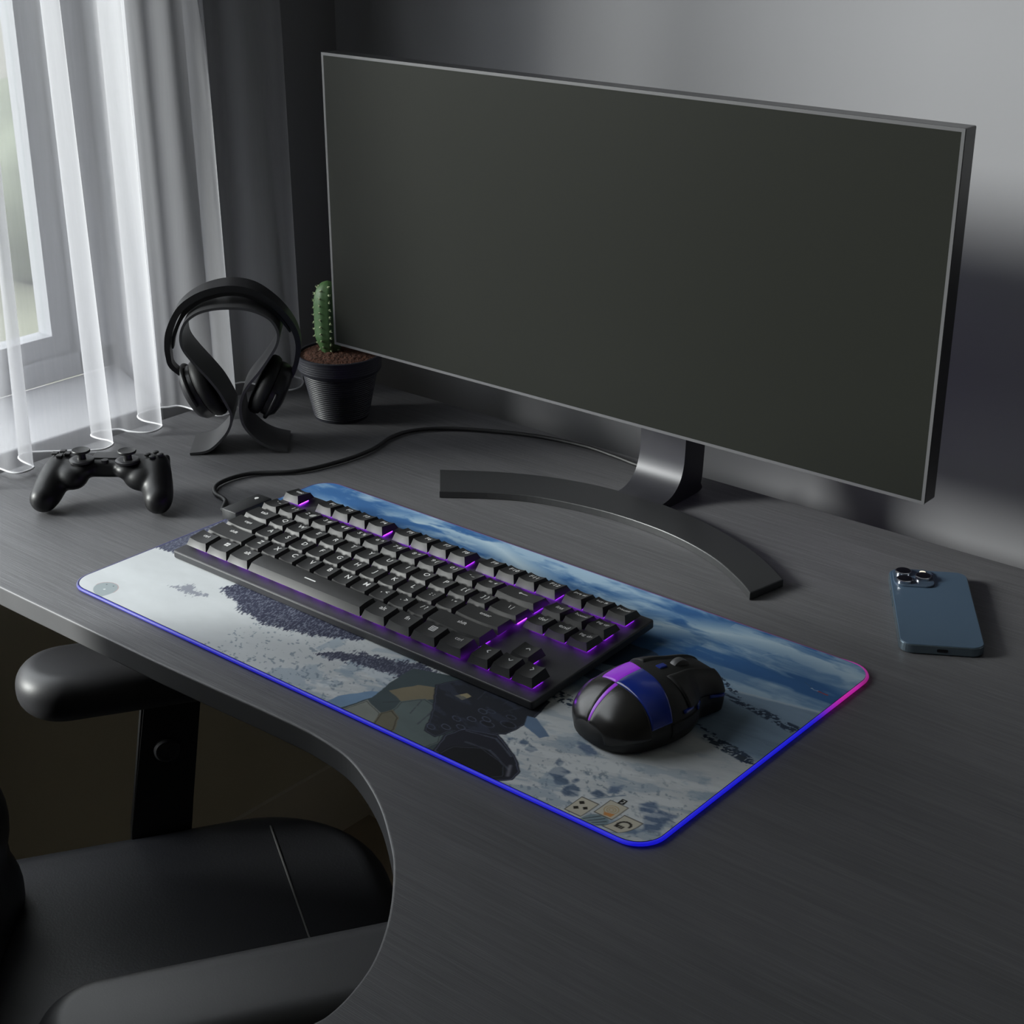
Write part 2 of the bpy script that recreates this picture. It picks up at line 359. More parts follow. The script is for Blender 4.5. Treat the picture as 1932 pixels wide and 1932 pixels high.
for yy in (-.38, 1.25): link('bracket', box_mesh(WX, WX+.06, yy-.012, yy+.012, 1.60, 1.625), M_SATIN, rod)

# ------------------------------------------------------------------ desk
edge = [(-1.435, .6978), (-1.19, .6980), (-1.113, .6985), (-1.038, .6989), (-.967, .6993), (-.903, .7010), (-.850, .7028), (-.806, .7036), (-.7806, .7025), (-.745, .6970), (-.7105, .6830), (-.6757, .6630), (-.6398, .6356), (-.6222, .6193), (-.5996, .5939), (-.5806, .5680), (-.5656, .5411), (-.5567, .5142), (-.5537, .4940), (-.5556, .4812), (-.562, .455), (-.575, .425), (-.595, .395), (-.64, .35), (-.70, .31), (-.78, .28)]
cv = [(p.x, p.y) for p in spline([(x, y, 0) for x, y in edge], 6)]
outl = cv+[(-.86, .27), (-.86, -.35), (.34, -.35)]+rrect(-1.435, .34, .0, 1.332, .012, 4)[:10]
desk = thing('desk', 'charcoal wood-grain desk with a curved cut-out beside the chair', 'desk', (-.4, .9, FZ))
top = link('desktop', prism_mesh(outl, -.020, 0, .0016, 3, bottom=True), [M_WOOD, M_EDGE], desk)
for p in top.data.polygons:
    if abs(p.normal.z) < .93: p.material_index = 1
for x, yy in ((-1.40, .73), (-1.00, 1.295), (-.50, 1.27), (.30, 1.27), (.30, -.30), (-.82, -.30), (-.50, .30)):
    link('desk_leg', box_mesh(x-.025, x+.025, yy-.025, yy+.025, FZ, -.0201, .002), M_SATIN, desk)

# ------------------------------------------------------------------ monitor
mon = thing('monitor', 'wide flat black monitor with a switched-off screen on an arc foot', 'monitor', (-.865, 1.15, 0))
mx0, mx1, mz0, mz1, my = -1.2159, -.5180, .118, .4257, 1.15
link('housing', box_mesh(mx0, mx1, my, my+.0195, mz0, mz1, .0012, 2), M_SATIN, mon)
bm = bmesh.new(); e = .0028
vs = []
for a in (0, e):
    vs.append([bm.verts.new((x, my-.0006, z)) for x, z in ((mx0+a, mz0+a), (mx1-a, mz0+a), (mx1-a, mz1-a), (mx0+a, mz1-a))])
vb = [bm.verts.new((v.co.x, my, v.co.z)) for v in vs[0]]
for i in range(4):
    j = (i+1) % 4; bm.faces.new((vs[0][i], vs[0][j], vs[1][j], vs[1][i])); bm.faces.new((vb[i], vb[j], vs[0][j], vs[0][i]))
link('bezel', bm_mesh(bm), M_BEZEL, mon)
link('screen', box_mesh(mx0+e, mx1-e, my-.0005, my+.0004, mz0+e, mz1-e), M_SCREEN, mon)
link('rear_cover', box_mesh(-1.0, -.72, my+.0195, my+.045, .17, .37, .010, 3), M_BLACK, mon)
link('wall_tint_strip', box_mesh(-.82, -.55, my+.0196, my+.0215, .135, .141), M_WALLTINT, mon)  # unseen glowing strip, added to colour the wall's shadow purple
prof = spline([(1.262, .300), (1.264, .10), (1.264, .055), (1.2615, .034), (1.254, .0195), (1.241, .0105), (1.222, .0075), (1.2, .0072)], 8)
back = spline([(1.300, .300), (1.300, .10), (1.300, .055), (1.299, .034), (1.298, .0195), (1.296, .0105), (1.290, .0010), (1.2, .0010)], 8)
nv = []; nf = []; k = len(prof)
for x in (-.8865, -.8310):
    for p in prof: nv.append((x, p.x, p.y))
    for p in back: nv.append((x, p.x, p.y))
for i in range(k-1):
    nf += [(i, i+1, 2*k+i+1, 2*k+i), (k+i, 3*k+i, 3*k+i+1, k+i+1), (i, k+i, k+i+1, i+1), (2*k+i, 2*k+i+1, 3*k+i+1, 3*k+i)]
nf += [(0, 2*k, 3*k, k), (k-1, 2*k-1, 4*k-1, 3*k-1)]
nm = py('n', nv, nf); bm = bmesh.new(); bm.from_mesh(nm)
neck = link('neck', bm_mesh(bm), M_NECK, mon, True, 35)
link('arm', box_mesh(-.885, -.833, my+.045, 1.2625, .245, .295, .003), M_BLACK, mon)
ab = [(-1.057, 1.1416), (-1.0069, 1.1757), (-.9624, 1.1974), (-.9154, 1.2110), (-.8712, 1.2160), (-.8212, 1.2150), (-.765, 1.2047), (-.7041, 1.1828), (-.669, 1.1633), (-.6407, 1.1432)]
af = [(-1.0167, 1.0975), (-.9693, 1.1316), (-.9256, 1.1519), (-.8609, 1.1640), (-.8041, 1.1640), (-.7567, 1.1562), (-.711, 1.1401), (-.6707, 1.1166), (-.6486, 1.100)]
arc = [(p.x, p.y) for p in spline([(x, y, 0) for x, y in ab], 6)]+[(p.x, p.y) for p in spline([(x, y, 0) for x, y in af[::-1]], 6)]
arc = [(x*1.0105, y*1.0105) for x, y in arc]
link('foot', prism_mesh(arc, .0005, .0078, .0010, 2), M_STAND, mon)

# ------------------------------------------------------------------ phone
def phone():
    L = Vector((-.521, .853, 0)).normalized(); W = Vector((L.y, -L.x, 0)); c = Vector((-.5159, 1.1897, 0))
    M = frame(c, W, L, Vector((0, 0, 1)))
    t = thing('smartphone', 'blue smartphone lying face down on the desk, camera side up', 'phone', c)
    w, l = .0350, .0745
    link('frame', prism_mesh(rrect(-w, w, -l, l, .011), .0006, .0086, .0010, 3, M, True), M_PHSIDE, t)
    link('back_glass', prism_mesh(rrect(-w+.0008, w-.0008, -l+.0008, l-.0008, .0102), .0086, .0091, .0003, 1, M), M_PHONE, t)
    isl = link('camera_island', prism_mesh(rrect(-w+.003, -w+.039, l-.0385, l-.003, .009), .0091, .0108, .0007, 3, M), M_BUMP, t)
    for x, y in ((-w+.0125, l-.0125), (-w+.0125, l-.0290), (-w+.0295, l-.0205)):
        MM = M @ Matrix.Translation((x, y, 0))
        ring = link('lens_ring', lathe_mesh([(.0070, .0106), (.0074, .0108), (.0074, .0128), (.0068, .0133), (.0060, .0133)], (0, 0, 0), 32, MM), M_CHROME, isl, True, 40)
        link('lens', lathe_mesh([(.0064, .0125), (.0064, .0134), (.0040, .0136), (.0012, .0137)], (0, 0, 0), 32, MM), M_LENS, ring, True, 40)
    link('flash', lathe_mesh([(.0028, .0107), (.0028, .0112), (.001, .0113)], (0, 0, 0), 20, M @ Matrix.Translation((-w+.0300, l-.0090, 0))), M_FLASH, isl)
    link('charging_port', prism_mesh(rrect(-.0045, .0045, -.0013, .0013, .0012, 4), 0, .0003, 0, 1, M @ Matrix.Translation((0, -l-.0001, .0046)) @ Matrix.Rotation(math.pi/2, 4, 'X')), M_LENS, t)
    for y0, y1 in ((.026, .034), (.006, .019)):
        link('side_button', box_mesh(-w-.0006, -w+.0004, y0, y1, .0032, .0060, .0004, 2, M), M_PHSIDE, t)
phone()

# ------------------------------------------------------------------ headphone stand and headphones
HO = Vector((-1.2811, 1.059, 0)); HT = Vector((.7214, .6925, 0)); HN = Vector((-.6925, .7214, 0))
def hp(s, d, z): return HO+HT*s+HN*d+Vector((0, 0, z))
fp = [(-.0531, .0016), (-.0322, .0050), (-.0146, .0205), (-.0068, .0335), (-.0050, .0445), (-.0069, .0520), (-.0162, .0723), (-.0272, .0884), (-.0419, .1072), (-.0514, .1229), (-.0522, .137), (-.0464, .1505), (-.0338, .1602), (-.0175, .1648), (.0011, .1658), (.0196, .164), (.0352, .1582), (.0454, .1503), (.0510, .1376), (.0490, .1246), (.0405, .1105), (.0286, .0942), (.0154, .0788), (.0076, .0645), (.0052, .0486), (.0082, .0324), (.0209, .0159), (.0356, .0065), (.0531, .0016)]
path = spline([(a, b, 0) for a, b in fp], 6)
def ribbon(path, d0, d1, th):
    """band of thickness th following a profile, from depth d0 to d1 (numbers or functions of 0..1)"""
    v = []; f = []; n = len(path)
    for i, p in enumerate(path):
        t = (path[min(i+1, n-1)]-path[max(i-1, 0)]).normalized(); q = Vector((-t.y, t.x, 0))
        u = i/(n-1); a = d0(u) if callable(d0) else d0; b = d1(u) if callable(d1) else d1; h = th(u) if callable(th) else th
        for d, s in ((a, 1), (b, 1), (b, -1), (a, -1)):
            e = p+q*(h/2*s); v.append(hp(e.x, d, e.y))
    for i in range(n-1):
        for k in range(4):
            l = (k+1) % 4; f.append((i*4+k, i*4+l, (i+1)*4+l, (i+1)*4+k))
    f += [(3, 2, 1, 0), tuple(range((n-1)*4, n*4))]
    bm = bmesh.new(); bm.from_mesh(py('r', v, f)); return bm_mesh(bm)
st = thing('headphone_stand', 'grey omega-shaped bent band stand under the headphones', 'headphone stand', HO)
link('band', ribbon(path, 0, .0636, .0028), M_HPSTAND, st, True, 40)
ph_ = thing('headphones', 'black over-ear headphones hanging on the omega-shaped stand', 'headphones', hp(0, .032, .03))
op = [(-.0560, .0700), (-.0549, .0800), (-.0685, .0945), (-.0709, .1065), (-.0706, .1200), (-.0668, .1370), (-.0548, .1590), (-.0389, .1722), (-.021, .1798), (.0006, .1832), (.0217, .1798), (.0385, .1700), (.055, .1541), (.0661, .1360), (.0700, .1180), (.0680, .1010), (.0630, .0850), (.0560, .0730)]
hpath = spline([(a, b, 0) for a, b in op], 6)
wid = lambda u: .0055+.0125*max(0, math.sin(math.pi*u))**2
link('headband', ribbon(hpath, lambda u: .032-wid(u), lambda u: .032+wid(u), lambda u: .0042+.003*math.sin(math.pi*u)), M_BLACK, ph_, True, 50)
pad_path = [Vector((p.x*.935, p.y-.0062, 0)) for p in hpath[24:-24]]
link('headband_cushion', ribbon(pad_path, lambda u: .0285-.0105*math.sin(math.pi*u)**.6, lambda u: .0355+.0105*math.sin(math.pi*u)**.6, lambda u: .0015+.0035*math.sin(math.pi*u)**.6), M_SOFT, ph_, True, 50)
for sg, cs, cz in ((1, -.0400, .0640), (-1, .0400, .0655)):
    tilt = math.radians(27)
    ax = Vector((sg*math.cos(tilt), math.sin(tilt), 0))      # cup axis, towards the other cup and upwards
    A = (HT*ax.x+Vector((0, 0, ax.y))).normalized(); B = HN; Cc = A.cross(B)
    M = frame(hp(cs, .032, cz), B, Cc, A)
    cup = link('ear_cup', lathe_mesh([(.006, -.0150), (.0185, -.0145), (.0265, -.0120), (.0305, -.0070), (.0315, -.0010), (.0310, .0030)], (0, 0, 0), 48, M), M_SATIN, ph_, True, 60)
    cu = [(.0290, .0030), (.0330, .0045), (.0348, .0085), (.0345, .0130), (.0315, .0170), (.0265, .0185), (.0215, .0170), (.0180, .0120), (.0175, .0060)]
    link('ear_cushion', lathe_mesh(cu, (0, 0, 0), 48, M), M_SOFT, ph_, True)
    yk = [M @ Vector((.0335*math.cos(a), .0335*math.sin(a)*1.0, -.0040)) for a in [math.radians(-10+20*k) for k in range(11)]]
    if sg > 0: yk = yk
    link('yoke', tube_mesh(spline([tuple(p) for p in yk], 4), .0022, 8), M_BLACK, ph_, True)

# ------------------------------------------------------------------ potted cactus
pc = Vector((-1.2850, 1.2215, 0))
pot = thing('potted_cactus', 'small cactus in a dark ribbed pot half hidden behind the monitor', 'potted plant', pc)
pr = [(.022, .0005), (.0315, .0005), (.0325, .003)]
z = .003
while z < .056:
    r = .0325+(.0435-.0325)*(z-.003)/.053; pr += [(r-.0003, z), (r+.0003, z+.0012), (r-.0003, z+.0024)]; z += .0026
pr += [(.0440, .0570), (.0470, .0575), (.0478, .0600)]
z = .060
while z < .073: pr += [(.0482, z), (.0487, z+.0012), (.0482, z+.0022)]; z += .0026
pr += [(.0492, .0755), (.0492, .0772), (.0480, .0780), (.0463, .0776), (.0455, .0700)]
link('pot', lathe_mesh(pr, pc, 64), M_POT, pot, True, 50)
bm = bmesh.new()
rs = [0.0004]+[.0453*k/14 for k in range(1, 15)]
v = []; f = []
for j, r in enumerate(rs):
    for k in range(40):
        a = 2*math.pi*k/40; v.append((pc.x+r*math.cos(a), pc.y+r*math.sin(a), .0755+.005*(1-(r/.0453)**2)+random.uniform(-.0011, .0011)*(j < 14)))
link('soil', py('s', v, grid_faces(40, 15, True)), M_SOIL, pot, True)
cc = Vector((-1.2935, 1.2162, 0)); bumps = []
v = []; f = []; NR = 60; NZ = 40
def crad(t): return .0172*(min(1, (t+.10)/.35)**.5 if t < .25 else 1)*(1-max(0, (t-.62)/.38)**2.6)**.5 if t < 1 else 0
for j in range(NZ+1):
    t = j/NZ*.9985
    for k in range(NR):
        a = 2*math.pi*k/NR; r = max(.0006, crad(t))*(1+.018*math.cos(a*9)); v.append((cc.x+r*math.cos(a), cc.y+r*math.sin(a), .077+.0845*t))
cf = grid_faces(NR, NZ+1, True); cf.append(tuple(range(NZ*NR, (NZ+1)*NR)))
cac = link('cactus', py('c', v, cf), M_CACTUS, pot, True)
sm = bmesh.new()
for k in range(9):
    for j in range(10):
        t = .06+.098*(j+(.5 if k % 2 else 0))
        if t > .97: continue
        a = 2*math.pi*k/9; r = crad(t)*1.012; p = Vector((cc.x+r*math.cos(a), cc.y+r*math.sin(a), .077+.0845*t))
        bmesh.ops.create_icosphere(sm, subdivisions=1, radius=.0014, matrix=Matrix.Translation(p))
        for q in range(5):
            d = Vector((math.cos(a)+random.uniform(-.8, .8), math.sin(a)+random.uniform(-.8, .8), random.uniform(-.6, .9))).normalized()
            M = Matrix.Translation(p+d*.0016) @ d.to_track_quat('Z', 'Y').to_matrix().to_4x4()
            bmesh.ops.create_cone(sm, segments=4, radius1=.00032, radius2=.00005, depth=.0034, matrix=M)
link('spines', bm_mesh(sm), M_SPINE, cac)['kind'] = 'stuff'

# ------------------------------------------------------------------ game controller
GO = Vector((-1.2816, .8877, 0)); GA = Vector((.79, .613, 0)); GC = Vector((.613, -.79, 0))
def gp(a, c, z): return GO+GA*a+GC*c+Vector((0, 0, z))
gc = thing('game_controller', 'black two-stick game controller resting on its grips near the curtain', 'game controller', gp(0, 0, 0))
GM = frame(GO, GA, GC, Vector((0, 0, 1)))
ms = [prism_mesh(rrect(-.048, .048, -.022, .010, .012), .028, .0462, .005, 3, GM, True)]
for s in (-1, 1):
    pth = [gp(s*.047, -.010, .0345), gp(s*.0500, .002, .0320), gp(s*.0535, .014, .0245), gp(s*.0565, .025, .0175), gp(s*.0580, .033, .0148)]
    pth = spline([tuple(p) for p in pth], 5)
    for i, p in enumerate(pth):
        u = i/(len(pth)-1); ms.append(ball(p, (.0150+.0015*math.sin(math.pi*u)-.0010*u), seg=20))
    ms.append(ball(gp(s*.0235, .005, .0370), (.0150, .0150, .0100), seg=20)); ms.append(ball(gp(s*.036, .008, .0300), (.020, .017, .0140), seg=20))
body = link('body', fuse(ms, .0016, 16), M_PADB, gc, True)
for s in (-1, 1):
    MM = Matrix.Translation(gp(s*.0235, .006, 0))
    stk = link('thumb_stick', lathe_mesh([(.0052, .0440), (.0046, .0480), (.0042, .0535), (.0075, .0548), (.0092, .0556), (.0095, .0570), (.0088, .0580), (.0070, .0574), (.0010, .0572)], (0, 0, 0), 32, MM), M_BLACK, gc, True, 50)
    link('stick_collar', lathe_mesh([(.0120, .0455), (.0124, .0478), (.0110, .0486), (.0080, .0484)], (0, 0, 0), 32, MM), M_SATIN, gc, True, 50)
for a, c in ((-.0475, -.012), (-.0475, .001), (-.0540, -.0055), (-.0410, -.0055)):
    link('direction_pad_arm', box_mesh(-.0032, .0032, -.0032, .0032, .0480, .0503, .0008, 2, Matrix.Translation(gp(a, c, 0)) @ Matrix.Rotation(math.atan2(GA.y, GA.x), 4, 'Z')), M_BLACK, gc)
for a, c in ((.0475, -.012), (.0475, .001), (.0540, -.0055), (.0410, -.0055)):
    link('face_button', lathe_mesh([(.0034, .0480), (.0034, .0500), (.0028, .0504), (.0004, .0505)], (0, 0, 0), 20, Matrix.Translation(gp(a, c, 0))), M_BLACK, gc, True, 50)
link('home_button', lathe_mesh([(.0036, .0440), (.0036, .0474), (.0004, .0478)], (0, 0, 0), 20, Matrix.Translation(gp(0, .006, 0))), M_BLACK, gc, True, 50)
link('touch_pad', prism_mesh(rrect(-.015, .015, -.016, .001, .003), .0455, .0475, .0008, 2, GM), M_SATIN, gc)
for s in (-1, 1):
    link('trigger', box_mesh(s*.047-.011, s*.047+.011, -.0305, -.018, .028, .041, .004, 3, GM), M_SATIN, gc, True, 50)
# ------------------------------------------------------------------ desk mat with printed snow scene and lit edge
PX0, PX1, PY0, PY1, PZ = -1.1467, -.5048, .7408, 1.0618, .0036
matt = thing('desk_mat', 'large desk mat printed with a snowy mountain scene, blue glowing edge', 'desk mat', ((PX0+PX1)/2, (PY0+PY1)/2, 0))
def vnoise(x, y, seed):
    xi = np.floor(x).astype(np.int64); yi = np.floor(y).astype(np.int64); fx = x-xi; fy = y-yi
    fx = fx*fx*(3-2*fx); fy = fy*fy*(3-2*fy)
    def h(a, b):
        v = (a*374761393+b*668265263+seed*1442695041) & 0xffffffff; v = ((v ^ (v >> 13))*1274126177) & 0xffffffff
        return ((v ^ (v >> 16)) & 0xffff)/65535.
    return (h(xi, yi)*(1-fx)+h(xi+1, yi)*fx)*(1-fy)+(h(xi, yi+1)*(1-fx)+h(xi+1, yi+1)*fx)*fy
def fbm(x, y, seed, o=5):
    s = 0; a = .5; t = 0
    for k in range(o): s = s+a*vnoise(x, y, seed+k*17); t += a; a *= .55; x = x*2.03; y = y*2.03
    return s/t
def sdf(U, V, poly):
    """signed distance (mat widths), positive inside; V is squeezed to true proportion"""
    P = [(p[0], p[1]*.5) for p in poly]; Y = V*.5; d = np.full(U.shape, 9.); ins = np.zeros(U.shape, bool)
    for (ax, ay), (bx, by) in zip(P, P[1:]+P[:1]):
        ex, ey = bx-ax, by-ay; t = np.clip(((U-ax)*ex+(Y-ay)*ey)/(ex*ex+ey*ey+1e-12), 0, 1)
        d = np.minimum(d, np.hypot(U-ax-t*ex, Y-ay-t*ey))
        c = ((ay > Y) != (by > Y)) & (U < (bx-ax)*(Y-ay)/((by-ay) if by != ay else 1e-9)+ax); ins ^= c
    return np.where(ins, d, -d)
def seg(U, V, a, b):
    ax, ay, bx, by = a[0], a[1]*.5, b[0], b[1]*.5; Y = V*.5; ex, ey = bx-ax, by-ay
    t = np.clip(((U-ax)*ex+(Y-ay)*ey)/(ex*ex+ey*ey+1e-12), 0, 1); return np.hypot(U-ax-t*ex, Y-ay-t*ey)
def paint(U, V):
    def col(r, g, b): return np.array([r, g, b], float)/255
    I = np.zeros(U.shape+(3,))
    def lay(mask, c):
        nonlocal I
        m = np.clip(mask, 0, 1)[..., None]; I = I*(1-m)+np.asarray(c)*m
    # sky with streaky clouds
    n1 = fbm(U*5, V*7, 3); n2 = fbm(U*16+n1*2, V*22+n1*3, 9)
    hor = np.interp(U, [0, .04, .3, .6, .88, 1.0], [.70, .72, .74, .66, .664, .712])
    sky = col(60, 110, 170)*(1-n1[..., None]*.25)+np.zeros(I.shape)
    I = sky+col(14, 12, 6)*((1-V)[..., None])
    cl = np.clip((fbm(U*4+1.3, V*11, 21)*.6+n2*.4-.47)*6.5, 0, 1)
    bank = np.clip(1-np.abs((V-.90+.08*np.sin(U*11+1)+.05*n1))/.10, 0, 1)*np.clip((n2-.36)*5, 0, 1)
    lay(np.maximum(cl*.75, bank*.95)*np.clip((V-.1)*3, 0, 1), col(176, 196, 208))
    lay(np.clip((fbm(U*3, V*26, 33)-.55)*5, 0, .45)*(U > .8), col(150, 172, 190))
    # plain and snow field
    e = (hor-V)+.012*(fbm(U*30, V*4, 5)-.5)
    land = np.clip(e*160, 0, 1)
    snow = col(192, 196, 199)*(0.93+.14*fbm(U*9, V*9, 41)[..., None])
    mid = col(118, 138, 158)*(0.9+.2*fbm(U*8, V*30, 43)[..., None])
    mb = np.interp(U, [0, .55, .72, .9, 1], [.72, .68, .44, .47, .445])
    f = np.clip((mb-V+.02*(fbm(U*12, V*20, 47)-.5))*22, 0, 1)[..., None]
    lay(land, snow*f+mid*(1-f))
    lay(np.clip(1-np.abs(e-.006)/.007, 0, .6)*(U > .55), col(178, 190, 200))
    # far settlement, specks and tracks on the plain
    hf = fbm(U*210, V*150, 51, 3)
    for (a, b, w, th) in (((.85, .645), (1.0, .60), .006, .47), ((.95, .62), (1.0, .60), .010, .50), ((.86, .50), (.995, .425), .004, .52), ((.93, .44), (1.0, .41), .008, .52), ((.86, .70), (.91, .65), .004, .5), ((.66, .42), (.76, .36), .012, .56)):
        d = seg(U, V, a, b)+.006*(fbm(U*40, V*30, 55)-.5); lay(np.clip((1-d/w)*3, 0, 1)*(hf > th), col(44, 58, 78))
    for (x, y) in ((.945, .43), (.986, .415)):
        lay((np.abs(U-x) < .006)*(np.abs(V-y) < .009), col(52, 62, 74))
    lay((np.abs(np.hypot(U-.968, (V-.43)*.5)-.0065) < .0013)*1., col(60, 72, 84))
    # snow texture in front
    lay(np.clip((fbm(U*26, V*18, 61)-.58)*7, 0, .38)*np.clip((.45-V)*6, 0, 1)*(U > .42), col(120, 142, 164))
    lay(np.clip((fbm(U*190+V*60, V*95, 63, 3)-.66)*14, 0, .55)*np.clip((.28-V)*8, 0, 1)*(U > .30), col(96, 112, 128))
    for (x, y, r) in ((.846, .10, .012), (.858, .075, .010), (.880, .060, .012), (.905, .085, .008), (.79, .135, .008), (.775, .148, .006), (.757, .135, .005), (.835, .13, .006), (.87, .10, .006)):
        d = np.hypot(U-x, (V-y)*.5)+.010*(fbm(U*70, V*60, 65)-.5); lay(np.clip((r-d)*260, 0, .85), col(74, 92, 118))
    for poly in ([(.952, .115), (.962, .145), (.972, .13), (.975, .10), (.962, .085)], [(.968, .085), (.975, .12), (.995, .125), (1.0, .05), (.985, .03), (.975, .05)], [(.955, .02), (.985, .03), (.99, .01), (.965, .0)], [(.905, .13), (.918, .155), (.922, .11), (.912, .09)], [(.82, .235), (.84, .24), (.856, .215), (.845, .200), (.83, .215)]):
        lay(np.clip((sdf(U, V, poly)+.016*(fbm(U*55, V*40, 67)-.5))*160+.2, 0, .72), col(66, 88, 122))
    lay(np.clip(1-seg(U, V, (.93, .12), (.905, .06))/.002, 0, .6), col(90, 110, 135))
    wr = fbm(U*16+V*9, V*34-U*26, 101, 5); lay(np.clip((wr-.52)*5, 0, .42)*np.clip((.42-V)*5, 0, 1)*(U > .48), col(128, 148, 168)); lay(np.clip((.44-wr)*6, 0, .5)*np.clip((.42-V)*5, 0, 1)*(U > .48), col(214, 218, 220))
    lay(np.clip((fbm(U*22+V*8, V*70-U*18, 103, 4)-.60)*8, 0, .35)*np.clip((V-.36)*8, 0, 1)*np.clip((.60-V)*8, 0, 1)*(U > .84), col(96, 112, 132))
    # bare bushes on the ridges
    A_, B_ = U*.94+V*.17, V*.47-U*.34
    st = fbm(A_*520, B_*150, 71, 3); st2 = fbm(U*70, V*46, 72, 3)
    for poly, g in (([(.185, .225), (.195, .30), (.235, .42), (.33, .44), (.46, .40), (.47, .29), (.434, .245), (.399, .206), (.354, .177), (.312, .159), (.263, .175), (.226, .200)], 1), ([(.434, .135), (.448, .188), (.489, .225), (.56, .28), (.60, .26), (.575, .195), (.530, .165), (.468, .148)], .9), ([(-.01, .28), (-.01, .62), (.02, .64), (.045, .55), (.06, .40), (.055, .30), (.03, .295)], .85), ([(.13, .15), (.15, .19), (.19, .18), (.18, .15)], .4)):
        d = sdf(U, V, poly); dens = np.clip((d+.016*(st2-.42))*52+.34, 0, .92)
        lay(np.clip((dens-st+.06)*9, 0, 1)*(dens > .02)*g, col(46, 49, 70)); lay(np.clip((fbm(A_*900, B_*260, 75, 2)-.56)*7, 0, .6)*(dens > .45)*g, col(140, 146, 160))
    # kneeling figure in winter kit: only trouser legs, gloves and boots show below the keyboard
    def flat(poly, c, k=900, vary=.12, edge=None, j=.004):
        d = sdf(U, V, poly)+j*(fbm(U*45, V*40, 81)-.5); cc = np.asarray(c)*(1-vary/2+vary*fbm(U*24, V*24, 83)[..., None])
        lay(np.clip(d*k+.5, 0, 1), cc)
        if edge is not None: lay(np.clip(1-np.abs(d-.0022)/.0009, 0, .75), edge)
    flat([(.53, -.03), (.532, .02), (.554, .09), (.575, .115), (.575, .085), (.562, .02), (.556, -.03)], col(112, 140, 170))
    flat([(.552, -.03), (.566, .07), (.557, .16), (.555, .24), (.600, .27), (.66, .33), (.73, .30), (.742, .22), (.74, .15), (.72, .0), (.70, -.03)], col(62, 74, 78))
    flat([(.556, -.03), (.566, .055), (.60, .03), (.617, -.012), (.60, -.03)], col(126, 130, 124), edge=col(60, 62, 60))
    flat([(.570, .12), (.588, .185), (.62, .215), (.632, .17), (.604, .10)], col(120, 112, 92))
    flat([(.605, .06), (.600, .10), (.618, .150), (.665, .13), (.70, .02), (.694, -.03), (.640, -.03)], col(92, 104, 104), edge=col(52, 58, 60))
    flat([(.612, -.03), (.60, .03), (.606, .06), (.625, .04), (.640, -.005), (.64, -.03)], col(104, 100, 84), edge=col(48, 44, 36))
    flat([(.604, .215), (.618, .27), (.66, .36), (.74, .33), (.752, .23), (.748, .147), (.718, .105), (.694, .075), (.688, .031), (.668, .036), (.650, .10)], col(34, 37, 46), edge=col(74, 80, 98))
    flat([(.640, .205), (.648, .235), (.659, .23), (.655, .20)], col(150, 140, 110))
    flat([(.706, -.02), (.693, .056), (.700, .105), (.741, .135), (.786, .090), (.812, .046), (.816, .008), (.803, -.022)], col(30, 31, 42), edge=col(96, 102, 124))
    flat([(.712, -.03), (.716, .03), (.745, .07), (.79, .045), (.804, .005), (.79, -.03)], col(17, 18, 23), edge=col(70, 76, 92))
    for a in range(7):
        x, y = .668+.010*(a % 3)+.004*a, .06+.022*a
        d = np.hypot((U-x)+(V-y)*.25, (V-y)*.5*1.5); lay(np.clip(1-np.abs(d-.0062-.004*(fbm(U*90, V*70, 91)-.5))/.0010, 0, .8), col(98, 104, 128))
    for (x, y, r) in ((.715, .155, .010), (.735, .185, .011), (.727, .215, .007), (.70, .205, .006)):
        d = np.hypot((U-x), (V-y)*.5*1.9); lay(np.clip(1-np.abs(d-r)/.001, 0, .7), col(88, 94, 116)); lay(np.clip((r-.002-d)*500, 0, .6), col(20, 21, 28))
    for a, b, c_ in (((.706, .10), (.745, .118), 120), ((.745, .118), (.783, .082), 120), ((.722, .062), (.756, .070), 96), ((.756, .070), (.798, .036), 110), ((.660, .30), (.668, .23), 84), ((.70, .31), (.70, .25), 70), ((.727, .29), (.712, .225), 78), ((.618, .135), (.628, .075), 66), ((.645, .12), (.652, .05), 74), ((.585, .07), (.60, .10), 60)):
        lay(np.clip(1-(seg(U, V, a, b)+.003*(fbm(U*80, V*60, 93)-.5))/.0014, 0, .55), col(c_*.8, c_*.86, c_))
    lay(np.clip(1-seg(U, V, (.795, .05), (.806, .015))/.0035, 0, .8), col(112, 112, 122))
    d = sdf(U, V, [(.604, .215), (.618, .27), (.66, .36), (.74, .33), (.752, .23), (.748, .147), (.718, .105), (.694, .075), (.668, .036), (.650, .10)])
    lay(np.clip(d*300, 0, 1)*np.clip((fbm(U*38+V*20, V*30, 95)-.55)*5, 0, .5), col(58, 64, 84))
    flat([(.740, .245), (.752, .25), (.790, .205), (.783, .185), (.752, .203)], col(100, 122, 150))
    flat([(.66, .62), (.70, .70), (.76, .70), (.80, .67), (.825, .69), (.82, .63), (.78, .60), (.72, .56)], col(50, 68, 92), j=.01)
    flat([(.70, .50), (.72, .53), (.77, .54), (.75, .48)], col(66, 82, 100), j=.01)
    # playing-card style tiles and round badges along the front border
    def quad(p0, p1, p2, p3):
        flat([p0, p1, p2, p3], col(64, 62, 58), 1500, 0, None, 0); cx = (p0[0]+p2[0])/2; cy = (p0[1]+p2[1])/2
        flat([(cx+(p[0]-cx)*.93, cy+(p[1]-cy)*.93) for p in (p0, p1, p2, p3)], col(196, 190, 174), 1500, .05, None, 0); return cx, cy
    d = np.hypot(U-.937, (V+.005)*.5); lay(np.clip((.0165-d)*600, 0, .8), col(112, 132, 140)); lay(np.clip(1-np.abs(np.sin((U-V*.3)*420))*1.8, 0, 1)*(d < .014)*(V > -.01)*.8, col(26, 30, 34))
    cx, cy = quad((.895, .056), (.919, .056), (.919, -.008), (.895, -.008))
